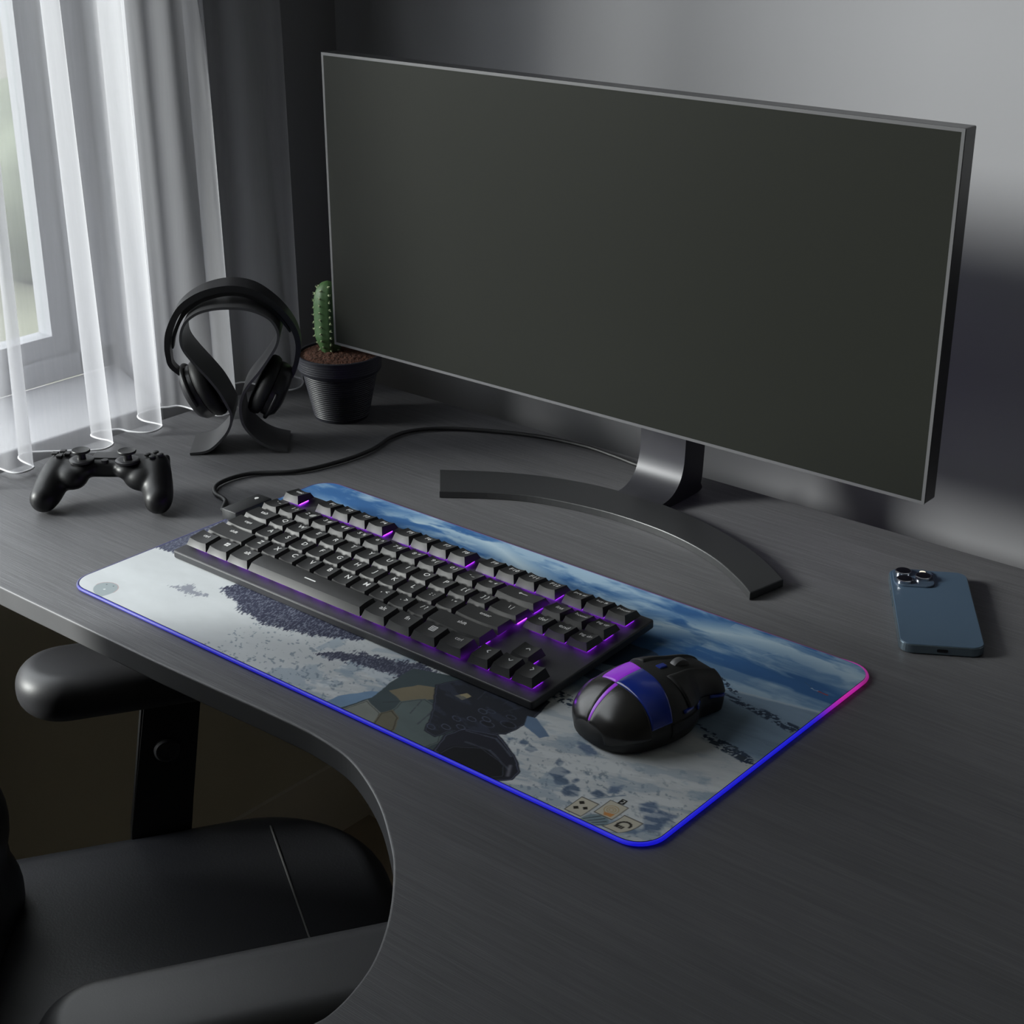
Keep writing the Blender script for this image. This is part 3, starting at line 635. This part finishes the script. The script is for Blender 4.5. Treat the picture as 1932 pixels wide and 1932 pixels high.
    for dx, dy in ((-.0045, .013), (.0048, .0), (-.0040, -.010)):
        lay((np.abs(U-cx-dx)+np.abs((V-cy-dy)*.5) < .0038)*1., col(40, 36, 28))
    cx, cy = quad((.923, .086), (.948, .086), (.948, .025), (.923, .025))
    for r in (.008, .005, .0025):
        lay(np.clip(1-np.abs(np.hypot(U-cx, (V-cy)*.5)-r)/.0009, 0, .8), col(170, 140, 90))
    flat([(cx-.004, .040), (cx+.008, .046), (cx+.008, .032), (cx-.001, .030)], col(200, 140, 84), 1500, 0, None, 0)
    cx, cy = quad((.952, .058), (.977, .058), (.977, -.006), (.952, -.006))
    for k in range(9):
        t = k/8*math.pi*1.2; t2 = (k+1)/8*math.pi*1.2
        lay(np.clip(1.4-seg(U, V, (cx+.007*math.cos(t), cy+.014*math.sin(t)), (cx+.007*math.cos(t2), cy+.014*math.sin(t2)))/.0013, 0, 1), col(38, 34, 30))
    for k in range(4): lay(np.clip(1.4-seg(U, V, (cx-.006+.0028*k, cy-.006), (cx-.005+.0028*k, cy-.014))/.0011, 0, 1), col(38, 34, 30))
    flat([(.932, .105), (.9395, .106), (.940, .087), (.9325, .086)], col(16, 16, 16), 1500, 0, None, 0)
    for a, b in (((.9348, .101), (.9372, .101)), ((.9372, .101), (.9372, .096)), ((.9372, .096), (.9348, .091)), ((.9348, .091), (.9375, .091))):
        lay(np.clip(1.3-seg(U, V, a, b)/.0006, 0, 1), col(220, 220, 215))
    d = np.hypot(U-.0655, (V-.020)*.5); lay(np.clip((.0205-d)*700, 0, 1), col(148, 158, 162)); lay(np.clip(1-np.abs(d-.0203)/.0006, 0, .7)*(V > .02), col(150, 90, 90))
    for x, y in ((.058, .042), (.070, .048)): lay((np.hypot(U-x, (V-y)*.5) < .0010)*1., col(50, 60, 70))
    lay((seg(U, V, (.0650, .018), (.0675, .021)) < .0008)*1., col(230, 235, 235))
    lay((seg(U, V, (.952, .815), (.966, .800)) < .0007)*.6, col(60, 90, 120)); lay((seg(U, V, (.967, .798), (.975, .796)) < .0012)*(hf > .5)*.7, col(190, 200, 210)); lay((seg(U, V, (.977, .795), (.990, .793)) < .0012)*.8, col(150, 60, 60))
    lay((seg(U, V, (.875, .87), (.888, .90)) < .0006)*.5, col(170, 190, 205))
    return np.where(I <= .04045, I/12.92, ((I+.055)/1.055)**2.4)
def mat_surface():
    NX, NY_ = 1100, 551; R = .021
    gx = np.linspace(0, 1, NX); gy = np.linspace(0, 1, NY_); U, V = np.meshgrid(gx, gy)
    c3 = paint((U+.0114)/1.0064, (V-.0146)/1.0062)
    w, h = PX1-PX0, PY1-PY0; X = PX0+U*w; Y = PY0+V*h
    # shrink the rows near the ends so that the sheet has round corners
    dy = np.minimum(Y-PY0, PY1-Y); ins = np.where(dy < R, R-np.sqrt(np.maximum(0, R*R-(R-dy)**2)), 0.)
    cx = (PX0+PX1)/2; half = w/2; tt = (X-cx)/half
    near = np.abs(X-cx) > half-.06; k = (np.abs(X-cx)-(half-.06))/.06
    Xn = np.where(near, np.sign(tt)*((half-.06)+k*(.06-ins))+cx, X)
    co = np.stack([Xn, Y, np.full_like(X, PZ)], -1).reshape(-1, 3)
    i = np.arange(NX-1)[None, :]+np.arange(NY_-1)[:, None]*NX
    q = np.stack([i, i+1, i+1+NX, i+NX], -1).reshape(-1, 4)
    m = bpy.data.meshes.new('print'); m.vertices.add(len(co)); m.vertices.foreach_set('co', co.astype(np.float32).ravel())
    m.loops.add(q.size); m.loops.foreach_set('vertex_index', q.ravel().astype(np.int32))
    m.polygons.add(len(q)); m.polygons.foreach_set('loop_start', (np.arange(len(q))*4).astype(np.int32)); m.update(calc_edges=True)
    a = m.color_attributes.new('print', 'FLOAT_COLOR', 'POINT')
    a.data.foreach_set('color', np.concatenate([c3.reshape(-1, 3), np.ones((len(co), 1))], 1).astype(np.float32).ravel())
    return m
mm = bpy.data.materials.new('mat_print'); mm.use_nodes = True; nt = mm.node_tree; b = nt.nodes['Principled BSDF']
at = nt.nodes.new('ShaderNodeAttribute'); at.attribute_name = 'print'; nt.links.new(at.outputs['Color'], b.inputs['Base Color']); b.inputs['Roughness'].default_value = .75
b.inputs['Specular IOR Level'].default_value = .25
tc = nt.nodes.new('ShaderNodeTexCoord'); nz = nt.nodes.new('ShaderNodeTexNoise'); nz.inputs['Scale'].default_value = 1500
bp = nt.nodes.new('ShaderNodeBump'); bp.inputs['Strength'].default_value = .1; bp.inputs['Distance'].default_value = .0002
nt.links.new(tc.outputs['Object'], nz.inputs['Vector']); nt.links.new(nz.outputs['Fac'], bp.inputs['Height']); nt.links.new(bp.outputs['Normal'], b.inputs['Normal'])
link('printed_surface', mat_surface(), mm, matt)
link('rubber_base', prism_mesh(rrect(PX0, PX1, PY0, PY1, .021, 8), .0003, PZ-.0004), M_BLACK, matt)
rim = [(x, y, .0021) for x, y in rrect(PX0-.0012, PX1+.0012, PY0-.0012, PY1+.0012, .022, 10)]
rp = []
for i, p in enumerate(rim):
    q = rim[(i+1) % len(rim)]; k = max(1, int(math.dist(p, q)/.012))
    for j in range(k): rp.append(tuple(p[a]+(q[a]-p[a])*j/k for a in range(3)))
rm = tube_mesh(rp, .0015, 8, closed=True)
ca = rm.color_attributes.new('led', 'FLOAT_COLOR', 'POINT')
for i, v in enumerate(rm.vertices):
    x = (v.co.x-PX0)/(PX1-PX0); y = (v.co.y-PY0)/(PY1-PY0)
    if y > .97 or (x > .98 and y > .93): c = Vector((.9, .10, .16))*.10 if x < .96 else Vector((.8, .03, .5))*.6
    elif x > .98: c = Vector((.012, .012, 1.0)).lerp(Vector((.80, .02, .55)), min(1, max(0, (y-.70)/.12)))
    elif x < .02: c = Vector((.25, .3, .8))*.12
    else: c = Vector((.02, .02, 1.0))*(.55+.45*x)
    ca.data[i].color = (c.x, c.y, c.z, 1)
lm = bpy.data.materials.new('edge_led'); lm.use_nodes = True; nt = lm.node_tree; b = nt.nodes['Principled BSDF']; b.inputs['Base Color'].default_value = (.05, .05, .15, 1)
at = nt.nodes.new('ShaderNodeAttribute'); at.attribute_name = 'led'; nt.links.new(at.outputs['Color'], b.inputs['Emission Color']); b.inputs['Emission Strength'].default_value = .52
link('glowing_edge', rm, lm, matt, True)['label'] = 'blue edge light turning magenta at the far right corner'
BM_ = frame((-1.147, .951, 0), (1, 0, 0), (0, 1, 0), (0, 0, 1))
cb = link('control_box', box_mesh(-.0105, .0105, -.0245, .0245, .0004, .0140, .0015, 2, Matrix.Translation((-1.1440, .9515, 0)) @ Matrix.Rotation(math.radians(1), 4, 'Z')), M_STAND, matt, True, 40)
link('button', lathe_mesh([(.0022, .0138), (.0022, .0144), (.0004, .0145)], (-1.1455, .966, 0), 16), M_LEGEND, cb)
cp_ = [(-1.153, .936, .0065), (-1.166, .938, .0050), (-1.1864, .9588, .0030), (-1.211, .9657, .0030), (-1.2271, .9864, .0030), (-1.2228, 1.023, .0030), (-1.1894, 1.0607, .0030), (-1.1748, 1.1093, .0030), (-1.1731, 1.1566, .0030), (-1.184, 1.2016, .0030), (-1.1764, 1.2372, .0030), (-1.1416, 1.2708, .0030), (-1.068, 1.3054, .0030), (-1.0015, 1.3172, .0030), (-.955, 1.3138, .0030), (-.915, 1.309, .0030), (-.893, 1.322, .0030), (-.884, 1.334, .0031), (-.880, 1.343, -.004), (-.879, 1.346, -.05), (-.879, 1.346, -.3)]
link('cable', tube_mesh(spline(cp_, 8), .0023, 10), M_CABLE, matt, True)

# ------------------------------------------------------------------ keyboard
u = .023188; th, tl = -.00588, .05595
KO = Vector((-1.10985, .84618, .0116))
ex = Vector((math.cos(th), math.sin(th), 0)); ey = Vector((-math.sin(th)*math.cos(tl), math.cos(th)*math.cos(tl), math.sin(tl))); en = ex.cross(ey)
KM = frame(KO, ex, ey, en)
kb = thing('keyboard', 'black compact mechanical keyboard with purple backlight on the printed mat', 'keyboard', (KO.x+9*u, KO.y+3*u, PZ))
link('case', prism_mesh([(x*u, y*u) for x, y in rrect(-.26, 18.66, -.50, 6.48, .12, 4)], -.30*u, .02*u, .05*u, 2, KM, True), M_CASE, kb)
link('underside', prism_mesh([(x*u, y*u) for x, y in rrect(.0, 18.5, -.10, 6.35, .2, 4)], -.325*u, -.29*u, 0, 1, KM), M_BLACK, kb)
for x in (1.5, 16.8):
    fb = KM @ Vector((x*u, 6.0*u, -.40*u))
    link('foot', box_mesh(fb.x-.012, fb.x+.012, fb.y-.004, fb.y+.004, PZ+.0002, fb.z+.002, .001), M_BLACK, kb)
for x in (1.5, 16.8):
    fb = KM @ Vector((x*u, .3*u, -.33*u))
    link('foot', box_mesh(fb.x-.012, fb.x+.012, fb.y-.004, fb.y+.004, PZ+.0002, fb.z+.0012, .0001), M_BLACK, kb)
ROWS = {5.25: (.50, -.16), 4: (.48, -.13), 3: (.43, -.06), 2: (.41, 0.), 1: (.43, .05), 0: (.46, .08)}
keys = []
def run(y, x, items):
    for w, t in items:
        if t is not None: keys.append((x, y, w, t))
        x += w
run(5.25, 0, [(1, 'esc'), (1, None)]+[(1, f'F{i}') for i in (1, 2, 3, 4)]+[(.5, None)]+[(1, f'F{i}') for i in (5, 6, 7, 8)]+[(.5, None)]+[(1, f'F{i}') for i in (9, 10, 11, 12)]+[(.25, None), (1, 'prt sc'), (1, 'scr lk'), (1, 'pause')])
run(4, 0, [(1, '` ~')]+[(1, t) for t in ('1 !', '2 @', '3 #', '4 $', '5 %', '6 ^', '7 &', '8 *', '9 (', '0 )', '- _', '= +')]+[(2, 'BACK'), (.25, None), (1, 'ins'), (1, 'home'), (1, 'pg up')])
run(3, 0, [(1.5, 'tab')]+[(1, t) for t in 'QWERTYUIOP']+[(1, '[ {'), (1, '] }'), (1.5, '\\ |'), (.25, None), (1, 'del'), (1, 'end'), (1, 'pg dn')])
run(2, 0, [(1.75, 'caps')]+[(1, t) for t in 'ASDFGHJKL']+[(1, '; :'), (1, '\' "'), (2.25, 'enter')])
run(1, 0, [(2.25, 'shift')]+[(1, t) for t in 'ZXCVBNM']+[(1, ', <'), (1, '. >'), (1, '/ ?'), (2.75, 'shift'), (1.25, None), (1, 'UP')])
run(0, 0, [(1.25, 'ctrl'), (1.25, 'WIN'), (1.25, 'alt'), (6.25, 'SPACE'), (1.25, 'alt'), (1.25, 'fn'), (1.25, 'MENU'), (1.25, 'ctrl'), (.25, None), (1, 'LEFT'), (1, 'DOWN'), (1, 'RIGHT')])
def text_mesh(s, size):
    cu = bpy.data.curves.new('t', 'FONT'); cu.body = s; cu.size = size; cu.align_x = 'CENTER'; cu.align_y = 'CENTER'; cu.resolution_u = 3; cu.offset = size*.012
    o = bpy.data.objects.new('t', cu); C.objects.link(o); dg = bpy.context.evaluated_depsgraph_get(); dg.update()
    m = bpy.data.meshes.new_from_object(o.evaluated_get(dg)); bpy.data.objects.remove(o); bpy.data.curves.remove(cu); return m
cache = {}
def legend(t):
    if t in cache: return cache[t].copy()
    bm = bmesh.new()
    def bar(x0, y0, x1, y1, w=.022):
        d = Vector((x1-x0, y1-y0, 0)); p = Vector((-d.y, d.x, 0)).normalized()*w
        a, b = Vector((x0, y0, 0)), Vector((x1, y1, 0)); bm.faces.new([bm.verts.new(v*u) for v in (a-p, b-p, b+p, a+p)])
    if t == 'BACK': bar(-.2, 0, .2, 0); bar(-.2, 0, -.12, .07); bar(-.2, 0, -.12, -.07)
    elif t == 'SPACE': bar(-.30, .0, .30, .0, .03)
    elif t == 'WIN':
        for x in (-.1, .02):
            for y in (-.1, .02): bar(x, y+.045, x+.1, y+.045, .048)
    elif t == 'MENU':
        for y in (-.12, -.04, .04, .12): bar(-.13, y, .13, y, .024)
        bar(-.13, -.12, -.13, .12, .015); bar(.13, -.12, .13, .12, .015)
    elif t == 'UP': bar(-.09, -.05, 0, .05); bar(.09, -.05, 0, .05)
    elif t == 'DOWN': bar(-.09, .05, 0, -.05); bar(.09, .05, 0, -.05)
    elif t == 'LEFT': bar(.05, -.09, -.05, 0); bar(.05, .09, -.05, 0)
    elif t == 'RIGHT': bar(-.05, -.09, .05, 0); bar(-.05, .09, .05, 0)
    else: bm.from_mesh(text_mesh(t, u*(.34 if len(t) == 1 else .30 if len(t) <= 3 else .235)))
    bmesh.ops.triangulate(bm, faces=bm.faces[:])
    bmesh.ops.subdivide_edges(bm, edges=[e for e in bm.edges if e.calc_length() > .15*u], cuts=2, use_grid_fill=False)
    m = bpy.data.meshes.new('legend'); bm.to_mesh(m); bm.free(); cache[t] = m; return m.copy()
led = bmesh.new()
for x, y, w, t in keys:
    h, sl = ROWS[y]; dish = 0 if t == 'SPACE' else .055
    bx0, bx1, by0, by1 = x+.025, x+w-.025, y+.02, y+.98; tx0, tx1, ty0, ty1 = x+.135, x+w-.135, y+.15, y+.88
    cxm, hw = (tx0+tx1)/2, (tx1-tx0)/2
    def topz(px, pyy):
        xn = (px-cxm)/hw; z = h+sl*(pyy-ty0)-dish*(1-min(1, xn*xn))+(.03*(1-((pyy-(ty0+ty1)/2)/.37)**2) if t == 'SPACE' else 0); return z
    nx = 11; ny = 6; vs = []; fs = []
    for j in range(ny):
        for i in range(nx):
            a, b2 = i/(nx-1), j/(ny-1); px, pyy = tx0+(tx1-tx0)*a, ty0+(ty1-ty0)*b2; vs.append(Vector((px, pyy, topz(px, pyy))))
    for j in range(ny-1):
        for i in range(nx-1): fs.append((j*nx+i, j*nx+i+1, (j+1)*nx+i+1, (j+1)*nx+i))
    ring = [i for i in range(nx)]+[j*nx+nx-1 for j in range(1, ny)]+[(ny-1)*nx+i for i in range(nx-2, -1, -1)]+[j*nx for j in range(ny-2, 0, -1)]
    def down(k, z):
        p = vs[k]; a = (p.x-tx0)/(tx1-tx0); b2 = (p.y-ty0)/(ty1-ty0); return Vector((bx0+(bx1-bx0)*a, by0+(by1-by0)*b2, z))
    base = len(vs); R_ = len(ring)
    for k in ring: vs.append(vs[k].lerp(down(k, .15), .07)-Vector((0, 0, .012)))
    for k in ring: vs.append(down(k, .15))
    for i in range(R_):
        j = (i+1) % R_; fs += [(ring[i], base+i, base+j, ring[j]), (base+i, base+R_+i, base+R_+j, base+j)]
    fs.append(tuple(range(base+R_, base+2*R_)))
    kbm = bmesh.new(); kbm.from_mesh(py('k', [KM @ (v*u) for v in vs], fs))
    cap = link('keycap', bm_mesh(kbm), M_CAP, kb, True, 32)
    lg = legend(t); ly = ty0+(ty1-ty0)*(.66 if t not in ('SPACE',) else .45); lx = (tx0+tx1)/2
    n = len(lg.vertices)
    for v in lg.vertices:
        px, pyy = lx+v.co.x/u, ly+v.co.y/u; px = min(tx1-.01, max(tx0+.01, px)); v.co = KM @ (Vector((px, pyy, topz(px, pyy)+.010))*u)
    link('legend', lg, M_LEGEND, cap)
    k = max(1, round(w))
    for i in range(k):
        c = x+w*(i+.5)/k; hwid = min(.34, w/k*.34)
        led.faces.new([led.verts.new(KM @ (Vector(p)*u)) for p in ((c-hwid, y+.24, .045), (c+hwid, y+.24, .045), (c+hwid, y+.76, .045), (c-hwid, y+.76, .045))])
link('backlight', bm_mesh(led), M_LEDP, kb)['label'] = 'purple lights glowing under the keycaps'

# ------------------------------------------------------------------ mouse
PHI = math.radians(15); MT = Vector((-.6170, .8230, 0)); MX = Vector((math.cos(PHI), -math.sin(PHI), 0)); MY = Vector((math.sin(PHI), math.cos(PHI), 0))
mo = thing('gaming_mouse', 'black gaming mouse with glossy blue band and purple light on the mat', 'computer mouse', MT+MY*.055+Vector((0, 0, PZ)))
ST = [(0, -.010, .010, .0100), (.003, -.0215, .0215, .0175), (.010, -.0330, .0330, .0265), (.022, -.0405, .0410, .0350), (.036, -.0425, .0440, .0402), (.050, -.0425, .0445, .0426), (.064, -.0405, .0425, .0430), (.076, -.0365, .0375, .0420), (.087, -.0310, .0290, .0398), (.098, -.0300, .0272, .0372), (.108, -.0302, .0278, .0342), (.1135, -.0285, .0265, .0318), (.1165, -.0240, .0220, .0292), (.1180, -.0150, .0130, .0230)]
_p = spline([(s_[0], s_[1], s_[2]) for s_ in ST], 12); _q = spline([(s_[0], s_[3], 0) for s_ in ST], 12); _ys = [p.x for p in _p]
def station(y): return [float(np.interp(y, _ys, v_)) for v_ in ([p.y for p in _p], [p.z for p in _p], [p.y for p in _q])]
def mp(y, a, off=0.):
    x0, x1, zt = station(y); r = math.radians(a); cs, sn = math.cos(r), math.sin(r); w = x1 if cs >= 0 else -x0
    rear = max(0, min(1, (.10-y)/.05)); ez = .80; ew = .60+.12*rear
    zz = .0022+(zt-.0022)*(max(0, sn)**ez); fl = w*(abs(cs)**ew)*(1 if cs >= 0 else -1)*(1-.14*max(0, 1-zz/.014))
    q = Vector((fl, 0, zz-zt*.35))
    if q.length > 0: q = q.normalized()*off
    return MT+MX*(fl+q.x)+MY*y+Vector((0, 0, PZ+zz+q.z))
ys = [ST[0][0]+(ST[-1][0]-ST[0][0])*(i/70) for i in range(71)]; an = [180*k/48 for k in range(49)]
v = [mp(y, a) for y in ys for a in an]; f = grid_faces(49, 71); f += [tuple(range(49)), tuple(range(70*49, 71*49))[::-1], tuple(range(0, 71*49, 49))+tuple(range(70*49+48, 47, -49))]
bm = bmesh.new(); bm.from_mesh(py('m', v, f))
link('shell', bm_mesh(bm), M_MOUSED, mo, True, 45)
def patch(name, m, y0, y1, a0, a1, off=.0007, nu=24, nv=24, parent=mo):
    """raised panel following the shell; y0/y1 may depend on the angle"""
    vs = []; F = lambda v_, a: v_(a) if callable(v_) else v_
    for s in (off, -.0012):
        for j in range(nv+1):
            a = a0+(a1-a0)*j/nv
            for i in range(nu+1):
                y = F(y0, a)+(F(y1, a)-F(y0, a))*i/nu
                e = 1 if 0 < i < nu and 0 < j < nv else .35; vs.append(mp(y, a, s*e if s > 0 else s))
    N = (nu+1)*(nv+1); fs = grid_faces(nu+1, nv+1); fs += [tuple(N+k for k in q[::-1]) for q in fs]
    rg = [i for i in range(nu+1)]+[j*(nu+1)+nu for j in range(1, nv+1)]+[nv*(nu+1)+i for i in range(nu-1, -1, -1)]+[j*(nu+1) for j in range(nv-1, 0, -1)]
    for i in range(len(rg)): k = (i+1) % len(rg); fs.append((rg[i], rg[k], N+rg[k], N+rg[i]))
    bm = bmesh.new(); bm.from_mesh(py(name, vs, fs)); return link(name, bm_mesh(bm), m, parent, True, 50)
bandr = lambda a: .0310-.0040*((90-a)/90)**2
bandf = lambda a: .0560-.0120*max(-.3, (90-a)/90)
patch('palm_cover', M_MOUSE, .0022, lambda a: bandr(a)-.0004, 12, 90.6, .0008, 40, 50)
patch('palm_cover', M_MOUSE, .0022, lambda a: bandr(a)-.0004, 94.4, 168, .0008, 40, 50)
patch('light_strip', M_MLED, .0030, .0306, 91.2, 93.8, .0003, 30, 4)
patch('light_strip', M_MLED, lambda a: bandr(a)+.0002, lambda a: bandf(a)-.001, 93.8, 114, .0009)
patch('blue_band', M_MBLUE, lambda a: bandr(a)+.0002, bandf, 24, 93.4, .0009, 24, 40)
patch('main_button', M_MOUSED, lambda a: .0630+.005*(90-a)/90, .1176, 26, 79, .0018, 40, 24)
patch('main_button', M_MOUSED, lambda a: .0630+.005*(a-90)/90, .1176, 101, 154, .0018, 40, 24)
patch('side_grip', M_MOUSED, .046, .0790, 5, 22, .0016)
for y0, y1, a0, a1 in ((.0600, .0720, 27, 31), (.0770, .0850, 20, 29), (.0980, .1130, 21, 27)):
    patch('blue_accent', M_MBLUE, y0, y1, a0, a1, .0024, 8, 4)
mbx = frame(MT+Vector((0, 0, PZ)), MX, MY, Vector((0, 0, 1)))
link('sensitivity_button', box_mesh(-.0030, .0030, .0670, .0745, .0415, .0438, .0008, 2, mbx), M_MBLUE, mo)
wm = mbx @ Matrix.Translation((0, .0880, .0352)) @ Matrix.Rotation(math.pi/2, 4, 'Y')
link('scroll_wheel', lathe_mesh([(.0060, -.0035), (.0085, -.0030), (.0089, -.001), (.0089, .001), (.0085, .0030), (.0060, .0035)], (0, 0, 0), 32, wm), M_BEZEL, mo, True, 40)

# ------------------------------------------------------------------ office chair
CE = Vector((-1.1428, .6478, 0)); CF = Vector((.529, .8486, 0)); CR = Vector((.8486, -.529, 0))
CM = frame(CE, CF, -CR, Vector((0, 0, 1)))       # local x forward, local y to the far side
ch = thing('office_chair', 'black padded office chair with armrests tucked into the desk cut-out', 'chair', CM @ Vector((.10, -.22, FZ)))
def seat_out(x0, x1, y0, y1, r0, r1):
    o = []
    for cx, cy, a, r in ((x1-r1, y1-r1, 0, r1), (x0+r0, y1-r0, 90, r0), (x0+r0, y0+r0, 180, r0), (x1-r1, y0+r1, 270, r1)):
        for i in range(13): t = math.radians(a+90*i/12); o.append((cx+r*math.cos(t), cy+r*math.sin(t)))
    return o
so = seat_out(-.13, .335, -.49, .052, .05, .125)
link('seat_cushion', prism_mesh(so, -.350, -.268, .030, 8, CM, True), M_CHAIR, ch, True, 60)
link('seat_pan', prism_mesh(seat_out(-.11, .30, -.47, .03, .05, .11), -.368, -.349, .004, 2, CM), M_BLACK, ch)
sp = [CM @ Vector((.2365+.0065*max(0, k/14), .0478-.52*k/14, -.2682 if 0 < k < 14 else -.285)) for k in range(15)]
link('seam', tube_mesh(sp, .0011, 6), M_THREAD, ch)
bk = []
for k in range(9):
    t = k/8; z = -.25+.60*t; x = -.050-.13*t+.03*math.sin(t*math.pi)
    for y in [-.435+.40*j/8 for j in range(9)]:
        cv_ = .035*((y+.235)/.2)**2; bk.append(ball(CM @ Vector((x+cv_-.02, y, z)), (.045, .045, .055), seg=12))
link('backrest', fuse(bk, .014, 8), M_CHAIR, ch, True)
link('back_bracket', box_mesh(-.13, -.10, -.27, -.20, -.40, -.15, .006, 2, CM), M_BLACK, ch)
for sy, ay in ((1, .020), (-1, -.468)):
    ab_ = seat_out(.018 if sy > 0 else .012, .31, ay-.046, ay+.046, .045, .045)
    link('armrest_pad', prism_mesh(ab_, -.104, -.058, .021, 8, CM, True), M_ARM, ch, True, 60)
    y0, y1 = (.034, .050) if sy > 0 else (-.504, -.488)
    bm = bmesh.new(); vs = []
    for x, z in ((.132, -.098), (.187, -.098), (.164, -.262), (.150, -.372), (.095, -.372), (.106, -.262)):
        vs.append((x, z))
    a = [bm.verts.new((x, y0, z)) for x, z in vs]; b2 = [bm.verts.new((x, y1, z)) for x, z in vs]
    bm.faces.new(a); bm.faces.new(b2[::-1])
    for i in range(6): bm.faces.new((a[i], a[(i+1) % 6], b2[(i+1) % 6], b2[i]))
    bmesh.ops.bevel(bm, geom=bm.edges[:], offset=.0025, segments=2, affect='EDGES'); bmesh.ops.transform(bm, matrix=CM, verts=bm.verts)
    post = link('arm_post', bm_mesh(bm), M_BLACK, ch)
    link('arm_bracket', box_mesh(.10, .15, min(y0, -.3 if sy < 0 else y0), max(y1, y1 if sy < 0 else y1), -.385, -.368, .002, 2, CM), M_BLACK, ch)
    KK = CM @ Matrix.Translation((.1465, y0 if sy > 0 else y1, -.176)) @ Matrix.Rotation(math.pi/2*(1 if sy > 0 else -1), 4, 'X')
    link('knob', lathe_mesh([(.0125, -.002), (.0125, .0030), (.0105, .0048), (.0085, .0048), (.0075, .0038), (.001, .0036)], (0, 0, 0), 32, KK), M_ARM, post, True, 40)
cz = CM @ Vector((.10, -.22, 0))
link('gas_column', lathe_mesh([(.025, FZ+.09), (.025, -.50), (.015, -.50), (.015, -.368)], (cz.x, cz.y, 0), 24), M_SATIN, ch, True, 40)
for k in range(5):
    a = math.radians(72*k+20); d = Vector((math.cos(a), math.sin(a), 0)); p0 = Vector((cz.x, cz.y, FZ+.11)); p1 = p0+d*.27-Vector((0, 0, .035))
    leg = link('base_leg', tube_mesh([p0, p0.lerp(p1, .5), p1], [.024, .020, .014], 10), M_SATIN, ch, True, 50)
    q = Vector((p1.x, p1.y, FZ+.0275)); W_ = Matrix.Translation(q) @ Matrix.Rotation(a, 4, 'Z') @ Matrix.Rotation(math.pi/2, 4, 'X')
    link('caster', lathe_mesh([(.010, -.020), (.026, -.020), (.0275, -.016), (.0275, .016), (.026, .020), (.010, .020)], (0, 0, 0), 24, W_), M_BLACK, leg, True, 40)

# ------------------------------------------------------------------ light
sun = bpy.data.lights.new('sun', 'SUN'); sun.energy = SUN_E; sun.angle = math.radians(14); sun.color = (1, .985, .96)
so_ = bpy.data.objects.new('sun', sun); C.objects.link(so_)
so_.rotation_euler = Vector((1.1, 1.0, -.50)).to_track_quat('-Z', 'Y').to_euler(); so_.location = (-4, -3, 4)
po = bpy.data.lights.new('daylight_portal', 'AREA'); po.shape = 'RECTANGLE'; po.size = JY-WB; po.size_y = WTOP; po.cycles.is_portal = True
pob = bpy.data.objects.new('daylight_portal', po); C.objects.link(pob); pob.location = (SX-.06, (JY+WB)/2, WTOP/2+DZ)
pob.rotation_euler = Matrix(((0, 0, -1), (1, 0, 0), (0, 1, 0))).transposed().to_euler()
pob.rotation_euler = frame((0, 0, 0), (0, 1, 0), (0, 0, 1), (1, 0, 0)).to_3x3().to_euler()
pob.rotation_euler = frame((0, 0, 0), (0, -1, 0), (0, 0, 1), (-1, 0, 0)).to_3x3().to_euler()   # emits along +x
w = bpy.data.worlds.new('sky'); bpy.context.scene.world = w; w.use_nodes = True; nt = w.node_tree
bg = nt.nodes['Background']; bg.inputs['Color'].default_value = (.94, .95, 1.0, 1); bg.inputs['Strength'].default_value = SKY_E

# ------------------------------------------------------------------ camera
F, YAW, PIT, ROL = 2999.4467, -.697844018, .406102303, -.000467904
fwd = Vector((math.sin(YAW)*math.cos(PIT), math.cos(YAW)*math.cos(PIT), -math.sin(PIT))); right = Vector((math.cos(YAW), -math.sin(YAW), 0)); upv = right.cross(fwd)
r2 = right*math.cos(ROL)+upv*math.sin(ROL); u2 = upv*math.cos(ROL)-right*math.sin(ROL)
cam = bpy.data.cameras.new('camera'); cam.sensor_width = 36; cam.lens = F/1932*36; cam.clip_start = .02
co_ = bpy.data.objects.new('camera', cam); C.objects.link(co_); co_.matrix_world = frame((0, 0, .6336+DZ), r2, u2, -fwd)
sc = bpy.context.scene; sc.camera = co_
sc.view_settings.view_transform = 'Standard'; sc.view_settings.look = 'None'; sc.view_settings.exposure = EXPO; sc.view_settings.gamma = 1
sc.view_settings.use_curve_mapping = False
